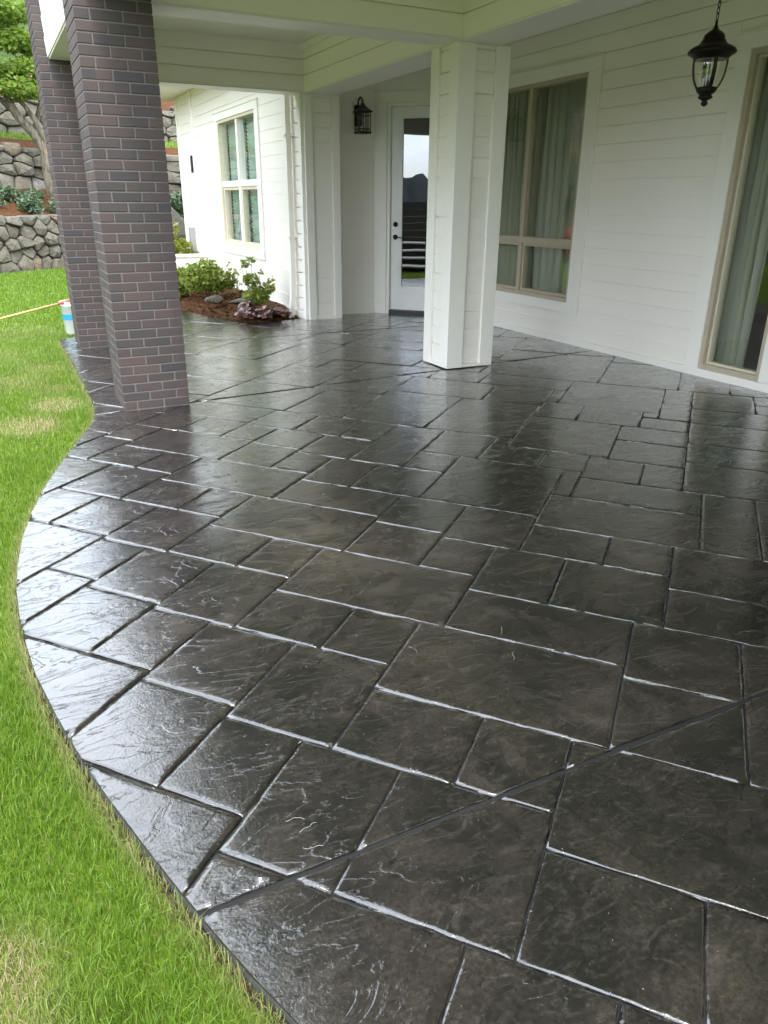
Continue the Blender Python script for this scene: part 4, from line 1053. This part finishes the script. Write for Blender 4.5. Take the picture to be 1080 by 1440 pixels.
def rock(name, c, r, label, seed, group=None, cat='rock'):
    bm = bmesh.new(); bmesh.ops.create_icosphere(bm, subdivisions=2, radius=1); rs = random.Random(seed)
    pl = [(Vector((rs.gauss(0, 1), rs.gauss(0, 1), rs.gauss(0, 1))).normalized(), rs.uniform(.62, .9)) for _ in range(9)]
    for v in bm.verts:
        p = v.co.copy()
        for n_, d_ in pl:
            e = p.dot(n_) - d_
            if e > 0: p -= n_ * e * .9
        p *= 1 + rs.uniform(-.03, .03)
        v.co = Vector((c[0] + p.x * r[0], c[1] + p.y * r[1], c[2] + p.z * r[2]))
    me = bpy.data.meshes.new(name); bm.to_mesh(me); bm.free(); me.materials.append(STONE)
    o = bpy.data.objects.new(name, me); COL.objects.link(o); return tag(o, label, cat, group)
rock('rock', (2.90, 11.52, .13), (.15, .10, .07), 'low flat tan rock lying in the mulch below the dense shrub', 3)
rock('rock', (3.22, 11.25, .12), (.18, .08, .05), 'dark slab of rock in the mulch between the two shrubs', 4)
rock('rock', (2.62, 12.75, .14), (.20, .16, .13), 'grey rock at the left end of the bed behind the mulch', 6)

# behind the wing: low white wall, plants and boulders
mb = MB(); mb.box(2.2, 3.78, 15.25, 15.45, -.05, .50); mb.box(2.18, 3.785, 15.22, 15.48, .501, .55)
mb.build('low_wall', TRIM, label='low white capped wall between the shrub bed and the rear planting', cat='wall', bevel=.01)
shrub('leafy_plant', (3.45, 16.1, .30), [(0, 0, .25, .25, .28), (-.15, .1, .45, .18, .22), (.12, -.1, .12, .22, .2), (-.3, .2, .15, .2, .25), (-.05, .1, .7, .13, .14)], 900, .06, L_YELLOW, 'loose yellow green plant growing behind the low white wall', 'plant', seed=12)
rock('boulder', (3.75, 18.3, .85), (.42, .40, .55), 'large grey boulder behind the yellow green plant beside the wing', 12, cat='boulder')
rock('boulder', (6.45, 28.2, 4.75), (1.1, .9, .75), 'pale boulder high on the hill beside the wing eave', 14, cat='boulder')
shrub('low_shrub', (4.25, 19.3, 1.15), [(0, 0, .25, .42, .3), (-.4, .2, .15, .3, .25), (.35, .2, .2, .3, .25)], 900, .07, L_DARK, 'low dark green shrub above the boulder beside the wing', seed=14)
mb = MB(); mb.box(2.2, 8.0, 15.46, 20.6, -.05, .30); mb.build('rear_bed', MULCH, kind='structure')

# slope planting
def on_slope(s, d):
    for (a, b, za, zb) in ((.22, 1.7, 1.12, 1.82), (1.9, 2.6, 2.70, 2.98), (2.6, 3.5, 2.98, 3.16), (3.72, 5.6, 4.05, 4.75), (5.6, 34, 4.75, 15.5)):
        if a <= d <= b: return off(s, d, za + (zb - za) * (d - a) / (b - a))
    return off(s, d, 1.8)
rs = random.Random(8); cl = []
for k in range(90):
    p = on_slope(rs.uniform(7.5, 19), rs.uniform(.35, 1.35)); cl.append((p[0], p[1], p[2] + .12, rs.uniform(.18, .30), rs.uniform(.10, .20)))
V, F, t = leaf_cloud(cl, 13000, .058, .5, 31, 1.7)
fast_mesh('ground_cover', V, F, L_COVER, None, {'tint': t}, label='glossy green ground cover spilling over the lowest stone wall', cat='ground cover', kind='stuff')
p = on_slope(11.1, 2.2); shrub('yellow_shrub', p, [(0, 0, .25, .35, .28), (.3, .1, .2, .28, .22), (-.4, .1, .3, .35, .3)], 800, .07, L_YELLOW, 'rounded yellow green shrub on the mulch above the middle stone wall', seed=21)

def tree(name, trunk, rad, limbs, crown, n, size, mat, label, seed, group=None, flat=.5, elong=1.5):
    root = empty(name, trunk[0], label, 'tree', group)
    mb = MB(); mb.tube(trunk, rad, 9); tr = mb.build('trunk', BARK, root)
    for L, r in limbs:
        mb = MB(); mb.tube(L, [r * (1 - .7 * i / (len(L) - 1)) for i in range(len(L))], 7); mb.build('limb', BARK, tr)
    V, F, t = leaf_cloud(crown, n, size, flat, seed, elong); fast_mesh('crown', V, F, mat, root, {'tint': t})
    return root
K = 22.5 / 21.3
def far(p): return (p[0] * K, p[1] * K, 1.5 + (p[2] - 1.5) * K)
tk = [far(p) for p in [(1.63, 21.24, 1.30), (1.58, 21.24, 1.75), (1.55, 21.24, 2.2), (1.55, 21.24, 2.6), (1.36, 21.26, 2.96), (1.03, 21.28, 3.36), (.85, 21.28, 3.86), (.51, 21.29, 4.5)]]
lb = [([far(p) for p in [(1.56, 21.24, 2.6), (1.47, 21.2, 3.15), (1.25, 21.2, 3.52), (.98, 21.2, 3.8), (.7, 21.1, 4.2)]], .09),
      ([far(p) for p in [(1.36, 21.26, 2.96), (1.6, 21.4, 3.6), (1.75, 21.4, 4.4)]], .08), ([far(p) for p in [(1.03, 21.28, 3.36), (.5, 21.3, 3.9), (0, 21.2, 4.3)]], .07)]
cr_ = [far(p) for p in [(1.22, 21.0, 3.85), (.97, 21.28, 4.1), (1.5, 21.25, 4.25), (.58, 21.2, 4.3), (1.24, 21.26, 4.85), (.5, 21.3, 5.0), (1.04, 21.27, 5.4), (-.3, 21.2, 4.4), (1.75, 21.3, 4.7), (-.7, 21.2, 5.1), (.2, 21.2, 5.6), (1.5, 21.6, 5.5), (.2, 21.1, 3.9)]]
tree('maple_tree', tk, [.20, .17, .15, .14, .12, .10, .08, .04], lb, [(x, y, z, random.Random(i).uniform(.40, .62), random.Random(i + 50).uniform(.20, .32)) for i, (x, y, z) in enumerate(cr_)],
     9000, .085, L_MAPLE, 'bright green maple with a leaning trunk rising in front of the middle stone wall', 41, flat=.35)
rs = random.Random(5)
def round_tree(x, y, z, h, r, mat, label, seed, n=2600, size=.22, group='trees on the slope above the walls'):
    q = random.Random(seed); top = z + h
    cl = [(x + q.gauss(0, r * .45), y + q.gauss(0, r * .45), z + h * q.uniform(.42, .95), r * q.uniform(.28, .5), r * q.uniform(.22, .38)) for _ in range(16)]
    lim = [([(x, y, z + h * .35), (x + (c[0] - x) * .5, y + (c[1] - y) * .5, z + h * .5), c[:3]], .05 * h / 5) for c in cl[:5]]
    return tree('hill_tree', [(x, y, z - .2), (x + .1, y, z + h * .3), (x, y + .1, z + h * .6), (x, y, z + h * .85)], [.035 * h, .028 * h, .02 * h, .008 * h], lim, cl, n, size, mat, label, seed, group)
for i, (s, d, h, r, m, lb_) in enumerate([(11.5, 9.5, 5.5, 2.4, L_DARK, 'dark green tree on the slope behind the bright maple'), (13.2, 13.5, 6.5, 2.6, L_MAPLE, 'light green tree high on the slope above the stone walls'),
        (15.3, 8.2, 4.2, 2.0, L_GREEN, 'mid green tree on the slope seen above the nearer brick pillar side'), (18.6, 9.5, 4.0, 2.0, L_MAPLE, 'bright green tree on the slope beside the wing eave'),
        (8.5, 12, 6.5, 3.0, L_DARK, 'tall dark tree on the slope left of the maple'), (21, 13, 5, 2.6, L_DARK, 'dark tree on the slope behind the house wing'), (3.6, 5.5, 5.5, 2.6, L_DARK, 'broad dark tree at the left end of the stone walls'), (6.6, 6.5, 6, 2.6, L_GREEN, 'mid green tree above the left end of the stone walls')]):
    p = on_slope(s, d); round_tree(p[0], p[1], p[2], h, r, m, lb_, 60 + i)
p = on_slope(14.4, 4.8); shrub('pink_shrub', p, [(0, 0, .3, .4, .22), (.35, .1, .25, .3, .2)], 500, .10, L_PINK, 'pale pink flowering shrub above the topmost stone wall', seed=77)
p = on_slope(7.05, .55); root = shrub('rhododendron', p, [(0, 0, .5, .6, .5), (.5, 0, .6, .5, .5), (-.4, .2, .7, .45, .4)], 1500, .13, L_DARK, 'dark rhododendron with pink flower heads on the lower terrace', seed=78)
V, F, t = leaf_cloud([(p[0] + a, p[1] + b, p[2] + c, .13, .11) for a, b, c in ((0, -.4, .72), (.3, -.4, .85), (-.3, -.4, .55), (.7, -.3, .7), (.2, -.5, .5))], 420, .07, 1, 5, 1.2); fast_mesh('flowers', V, F, L_PINK, root, {'tint': t})

for i, (s, d, lb_) in enumerate([(.8, 5.5, 'wide dark thicket added to cover sky at the far left end of the slope'), (3.2, 7.5, 'tall dark thicket added to cover sky behind the left end of the stone walls'), (5.6, 8.5, 'dark thicket added to cover sky under the trees above the rhododendron')]):
    p = on_slope(s, d); shrub('thicket', p, [(0, 0, 1.2, 1.9, 1.5), (1.8, .3, 1.0, 1.6, 1.2), (-1.7, .4, 1.1, 1.7, 1.3), (.6, .3, 2.6, 1.3, 1.1), (-1.0, .2, 2.4, 1.2, 1.0)], 2600, .24, L_DARK, lb_, group='added thickets on the slope', seed=130 + i, stem=.03)  # added thickets, covering bare sky that the window would mirror
L_CRIM = m_leaf('crimson_petal', (.30, .02, .02), (.55, .07, .06), .2)
shrub('azalea', (-3.15, 17.75, -.05), [(0, 0, .55, .35, .4), (.3, .1, .5, .3, .35)], 700, .09, L_CRIM, 'crimson stand-in for an unclear red shape, modelled as an azalea at the foot of the lowest stone wall', seed=79)  # shrub stands in for an unclear red shape mirrored in the window

# the garden behind the viewer, seen in the glass: curved steps, fence, trees, far hills; more trees added to screen low sky
stp = empty('garden_steps', (-3.2, 4.0, 0), 'curved garden steps with pale treads and dark risers on the lawn', 'steps')
DARKR = m_plain('dark_riser', (.03, .028, .026), .9)
for k in range(4):
    vs = []; fs = []
    r0 = 7.4 + .62 * k; z = .10 + .15 * k
    tr_, ri = MB(), MB(); A = np.linspace(math.radians(194), math.radians(209.5), 14)
    def pt(r, a, zz): return (5.4 + r * math.cos(a), 9.6 + r * math.sin(a), zz)
    for i in range(len(A) - 1):
        a, b = A[i], A[i + 1]
        q = [pt(r0, a, z), pt(r0, b, z), pt(r0 + .63, b, z), pt(r0 + .63, a, z)]
        tr_.add([(x, y, zz - .03) for x, y, zz in q] + q, BOXF)
        q = [pt(r0 + .04, a, -.06), pt(r0 + .04, b, -.06), pt(r0 + .60, b, -.06), pt(r0 + .60, a, -.06)]
        ri.add(q + [(x, y, z - .032) for x, y, _ in q], BOXF)
    tr_.build('tread', CONCRETE, stp); ri.build('riser', DARKR, stp)
def conifer(x, y, h, label, seed, r=.2):
    q = random.Random(seed); root = empty('conifer_tree', (x, y, 0), label, 'tree', 'conifers beyond the lawn')
    mb = MB(); mb.tube([(x, y, -.1), (x + .1, y, h * .5), (x, y, h)], [.02 * h, .013 * h, .003 * h], 7); mb.build('trunk', BARK, root)
    cl = []
    for k in range(60):
        t = q.uniform(.1, 1) ; a = q.uniform(0, 6.28); rr = h * r * (1 - t) * q.uniform(.25, 1)
        cl.append((x + rr * math.cos(a), y + rr * math.sin(a), h * t - rr * .2, .055 * h * (1.15 - t), .02 * h))
    V, F, tt = leaf_cloud(cl, 3000, .04 * h, .3, seed, 2.2); fast_mesh('crown', V, F, L_CONIFER, root, {'tint': tt}); return root
for i, (x, y, h) in enumerate([(-27, -17, 12), (-31, -4, 11), (-22, -22, 15), (-36, -2, 12), (-18, -28, 14), (-44, -42, 16)]):
    conifer(x, y, h, 'conifer number of the far lawn row' if False else ['tall dark conifer beyond the garden steps', 'conifer left of the tall one beyond the lawn', 'broad dark conifer behind the patio', 'slim conifer at the far side of the lawn', 'dark conifer at the end of the row', 'largest conifer farthest across the lawn'][i], 80 + i)
for i, (x, y, h, r, m, lb_) in enumerate([(-18.6, -9.2, 3.4, 1.9, L_YELLOW, 'yellow green tree beyond the garden steps'), (-19, 8, 4.6, 2.4, L_DARK, 'dark tree added as a sky screen at the left side of the lawn'), (-21, 15, 5.5, 2.8, L_GREEN, 'tall mid green tree added as a sky screen at the far left corner of the lawn'),
        (-14, 17, 5, 2.4, L_DARK, 'dark round tree added as a sky screen where the lawn meets the slope'), (-23, 2, 4.6, 2.4, L_GREEN, 'mid green tree added as a sky screen across the lawn'), (-13, -15, 9, 3.8, L_DARK, 'dark tree added as a sky screen behind the patio'), (-6, -20, 10, 4, L_GREEN, 'tall green tree added as a sky screen behind the viewer'), (4, -22, 10, 4.2, L_DARK, 'dark broad tree added as a sky screen behind the end of the house')]):
    round_tree(x, y, -.05, h, r, m, lb_, 90 + i, 2600, .34, 'trees across the lawn')  # all but the yellow tree are added to block low sky light
fence = empty('wooden_fence', (-14.5, -2, 0), 'dark wooden board fence along the far side of the lawn', 'fence')
FW = m_plain('dark_fence_wood', (.018, .014, .011), .8)
fa, fb = Vector((-17, 12)), Vector((-9, -14)); L = (fb - fa).length; dv = (fb - fa) / L; FF = Fr(fa, dv, (dv.y, -dv.x))
for k in range(int(L / 2.4)): FF.box(mb := MB(), k * 2.4, k * 2.4 + .1, -.05, .05, -.1, 1.62); mb.build('post', FW, fence)
for z in (-.05, .22, .49, .76, 1.03, 1.30): FF.box(mb := MB(), 0, L, .051, .075, z, z + .262); mb.build('rail', FW, fence)
V = []; F = []; a_ = np.linspace(math.radians(95), math.radians(300), 420)
for i, a in enumerate(a_):
    for j, (r, z) in enumerate(((130, -1), (190, 4), (260, 7.5), (340, 9))):
        V.append((r * math.cos(a), r * math.sin(a), z * (1 + .25 * math.sin(a * 9) + .15 * math.sin(a * 23 + 1)) + (random.uniform(-1.4, 1.4) if j else 0)))
for i in range(len(a_) - 1):
    for j in range(3): F.append((i * 4 + j, (i + 1) * 4 + j, (i + 1) * 4 + j + 1, i * 4 + j + 1))
mb = MB(); mb.add(V, F, True); mb.build('far_hills', FARHILL, kind='structure')

# ------------------------------------------------------------------ lamps
def hanging_lantern(x, y, top, ceil, K=.77):
    n0 = set(bpy.data.objects)
    root = empty('hanging_lantern', (x, y, ceil), 'dark bronze lantern with a domed cap hanging on a chain before the right wall', 'lantern')
    z = top
    mb = MB(); mb.lathe([(.012, z), (.012, z - .03), (.018, z - .05), (.030, z - .072), (.060, z - .092), (.088, z - .115), (.098, z - .14), (.100, z - .158), (.112, z - .165), (.112, z - .176), (.140, z - .20),
        (.178, z - .215), (.208, z - .236), (.222, z - .258), (.214, z - .270), (.190, z - .283), (.168, z - .300), (.150, z - .318), (.12, z - .318)], (x, y), 26)
    cap = mb.build('cap', BRONZE, root)
    mb = MB(); mb.lathe([(.006, z - .21), (.012, z - .205), (.012, z - .19), (.004, z - .186)], (x + .17, y), 8); mb.build('thumb_screw', BRONZE, cap)
    bt = z - .30; bb = z - .575
    prof = [(.149, bt), (.150, bt - .06), (.144, bt - .12), (.130, bt - .18), (.108, bt - .23), (.085, bt - .265)]
    mb = MB(); mb.lathe(prof, (x, y), 28, cap=False); mb.build('glass_shade', LAMPGLASS, root)
    for k in range(4):
        an = math.pi / 4 + k * math.pi / 2 + .25; mb = MB(); vs = []; fs = []
        for r, zz in prof:
            for da, dr in ((-.13, .003), (.13, .003), (.13, .011), (-.13, .011)):
                vs.append((x + (r + dr) * math.cos(an + da * .12 / max(r, .08) * 1.1), y + (r + dr) * math.sin(an + da * .12 / max(r, .08) * 1.1), zz))
        for i in range(len(prof) - 1):
            for j in range(4): fs.append((i * 4 + j, i * 4 + (j + 1) % 4, (i + 1) * 4 + (j + 1) % 4, (i + 1) * 4 + j))
        mb.add(vs, fs); mb.build('rib', BRONZE, root)
    mb = MB(); mb.lathe([(.094, bb + .025), (.096, bb + .005), (.080, bb - .02), (.058, bb - .035), (.056, bb - .045), (.068, bb - .055), (.064, bb - .067), (.035, bb - .082), (.020, bb - .09), (.031, bb - .105), (.031, bb - .118), (.018, bb - .132), (.004, bb - .138)], (x, y), 22)
    mb.build('finial', BRONZE, root)
    mb = MB(); mb.lathe([(.008, bb + .02), (.008, bt - .01)], (x, y), 8); mb.build('rod', BRONZE, root)
    for k in range(3):
        an = k * 2.094 + .4; cx, cy = x + .042 * math.cos(an), y + .042 * math.sin(an)
        mb = MB(); mb.lathe([(.013, bb + .02), (.013, bb + .10)], (cx, cy), 10); cs = mb.build('candle', CANDLE, root)
        mb = MB(); mb.lathe([(.008, bb + .10), (.016, bb + .118), (.019, bb + .135), (.014, bb + .160), (.006, bb + .182), (.001, bb + .190)], (cx, cy), 10); mb.build('bulb', LAMPGLASS, cs)
    for o in set(bpy.data.objects) - n0:
        if o.type == 'MESH':
            for v in o.data.vertices: v.co = (x + (v.co.x - x) * K, y + (v.co.y - y) * K, top + (v.co.z - top) * K)
    mb = MB(); zz = z + .004; k = 0
    while zz < ceil - .03:
        pts = [Vector((.011 * math.cos(t), 0, .023 * math.sin(t))) for t in np.linspace(0, 2 * math.pi, 13)]
        if k % 2: pts = [Vector((0, p.x, p.z)) for p in pts]
        mb.tube([(x + p.x, y + p.y, zz + .02 + p.z) for p in pts], .0032, 5); zz += .036; k += 1
    mb.build('chain', BRONZE, root)
    mb = MB(); mb.lathe([(.012, ceil - .035), (.05, ceil - .022), (.062, ceil - .001)], (x, y), 18); mb.build('canopy', BRONZE, root)
hanging_lantern(4.95, 4.55, 2.735, 3.27)

def wall_lantern():
    w = LANT; U = .475
    root = empty('wall_lantern', w.p(U, .03, 2.55), 'black caged wall lantern with a hooked arm beside the glass door', 'lantern')
    mb = MB(); w.box(mb, U - .055, U + .055, .0415, .057, 2.45, 2.70); mb.build('back_plate', BLACKMETAL, root, .006)
    c = .19; zc = 2.70
    pts = [w.p(U, .045, 2.66)] + [w.p(U, .045 + .075 - .075 * math.cos(a), 2.70 + .085 * math.sin(a)) for a in np.linspace(.1, math.pi, 9)] + [w.p(U, c, 2.70)]
    mb = MB(); mb.tube(pts, .011, 8); mb.build('arm', BLACKMETAL, root)
    p = w.p(U, c, 0); mb = MB()
    mb.lathe([(.012, 2.72), (.022, 2.705), (.030, 2.69), (.070, 2.655), (.138, 2.615), (.142, 2.602), (.100, 2.600)], (p.x, p.y), 4, False); mb.build('cap', BLACKMETAL, root)
    mb = MB(); h = .078
    for du in (-h, -h * .33, h * .33, h):
        for dv in (-h, h):
            w.box(mb, U + du - .004, U + du + .004, c + dv - .004, c + dv + .004, 2.375, 2.601)
    for dv in (-h * .33, h * .33):
        for du in (-h, h): w.box(mb, U + du - .004, U + du + .004, c + dv - .004, c + dv + .004, 2.375, 2.601)
    for z in (2.40, 2.56):
        w.box(mb, U - h, U + h, c - h - .005, c - h + .005, z, z + .009); w.box(mb, U - h, U + h, c + h - .005, c + h + .005, z, z + .009)
        w.box(mb, U - h - .005, U - h + .005, c - h, c + h, z + .001, z + .008); w.box(mb, U + h - .005, U + h + .005, c - h, c + h, z + .001, z + .008)
    mb.build('cage', BLACKMETAL, root)
    mb = MB(); w.box(mb, U - h - .01, U + h + .01, c - h - .01, c + h + .01, 2.352, 2.376); mb.build('base', BLACKMETAL, root, .004)
    mb = MB(); w.box(mb, U - .066, U + .066, c - .066, c + .066, 2.378, 2.598); mb.f = mb.f[2:]; mb.sm = mb.sm[2:]; mb.build('glass_shade', LAMPGLASS, root)
    mb = MB(); mb.lathe([(.014, 2.377), (.014, 2.45)], (p.x, p.y), 10); mb.build('candle', CANDLE, root)
    mb = MB(); mb.lathe([(.010, 2.45), (.020, 2.475), (.018, 2.51), (.004, 2.54)], (p.x, p.y), 10); mb.build('bulb', LAMPGLASS, root)
wall_lantern()

# ------------------------------------------------------------------ bucket and pole by the far pillar
bx, by = .79, 10.20
root = empty('bucket', (bx, by, -.03), 'white plastic bucket with a blue band standing on the grass by the far pillar', 'bucket')
mb = MB(); mb.lathe([(.125, -.05), (.128, -.048), (.146, .30), (.151, .302), (.151, .318), (.147, .320), (.149, .336), (.154, .338), (.154, .352), (.149, .354), (.144, .354), (.126, -.03), (.02, -.03)], (bx, by), 28)
WP = m_plain('white_bucket_plastic', (.78, .79, .80), .35, 0, .03); BP = m_plain('blue_print', (.03, .26, .50), .4)
bk = mb.build('pail', WP, root)
mb = MB(); mb.lathe([(.1385, .135), (.1425, .205)], (bx, by), 28, cap=False); mb.build('blue_band', BP, bk)
mb = MB(); pts = [(bx + .152 * math.cos(a), by - .02 - .05 * math.sin(a), .325 - .11 * math.sin(a)) for a in np.linspace(0, math.pi, 11)]; mb.tube(pts, .003, 5); mb.build('bail', BLACKMETAL, bk)
root = empty('pole', (-.5, 10.2, -.03), 'long yellow wooden pole with a red end resting on the rim of the bucket', 'pole')
A, B = Vector((-1.05, 10.22, -.035)), Vector((.80, 10.10, .376)); Cc = A.lerp(B, .90)
mb = MB(); mb.tube([A, Cc], [.0135, .0135], 10); mb.build('handle', m_plain('yellow_pole_wood', (.52, .38, .15), .45, 0, .12), root)
mb = MB(); mb.tube([Cc, A.lerp(B, .93), B], [.0155, .020, .017], 10); mb.build('tip', m_plain('red_plastic', (.50, .085, .045), .45), root)

# ------------------------------------------------------------------ loose bristles on the slabs
PALE = m_plain('pale_bristle', (.27, .26, .24), .5)
hp = [(1.13, 1.97), (1.45, 1.82), (1.48, 1.94), (.44, 1.43), (.46, 1.38), (.45, 1.33)]
for i, (x, y) in enumerate(hp):
    q = random.Random(100 + i); a = q.uniform(0, 6.28); pts = []; px, py = x, y
    for k in range(9):
        pts.append((px, py, .003 + .001 * math.sin(k))); a += q.uniform(-.7, .7); px += .007 * math.cos(a); py += .007 * math.sin(a)
    mb = MB(); mb.tube(pts, .0006, 5); mb.build('bristle', PALE, label=['pale curled bristle at the left side of the widest middle slab', 'pale curled bristle at the right end of the widest middle slab', 'pale bristle at the far edge of the widest middle slab', 'farthest of three pale bristles just beyond the diagonal control joint', 'middle one of three pale bristles just beyond the diagonal control joint', 'nearest of three pale bristles just beyond the diagonal control joint'][i], cat='bristle', group='loose bristles on the patio')
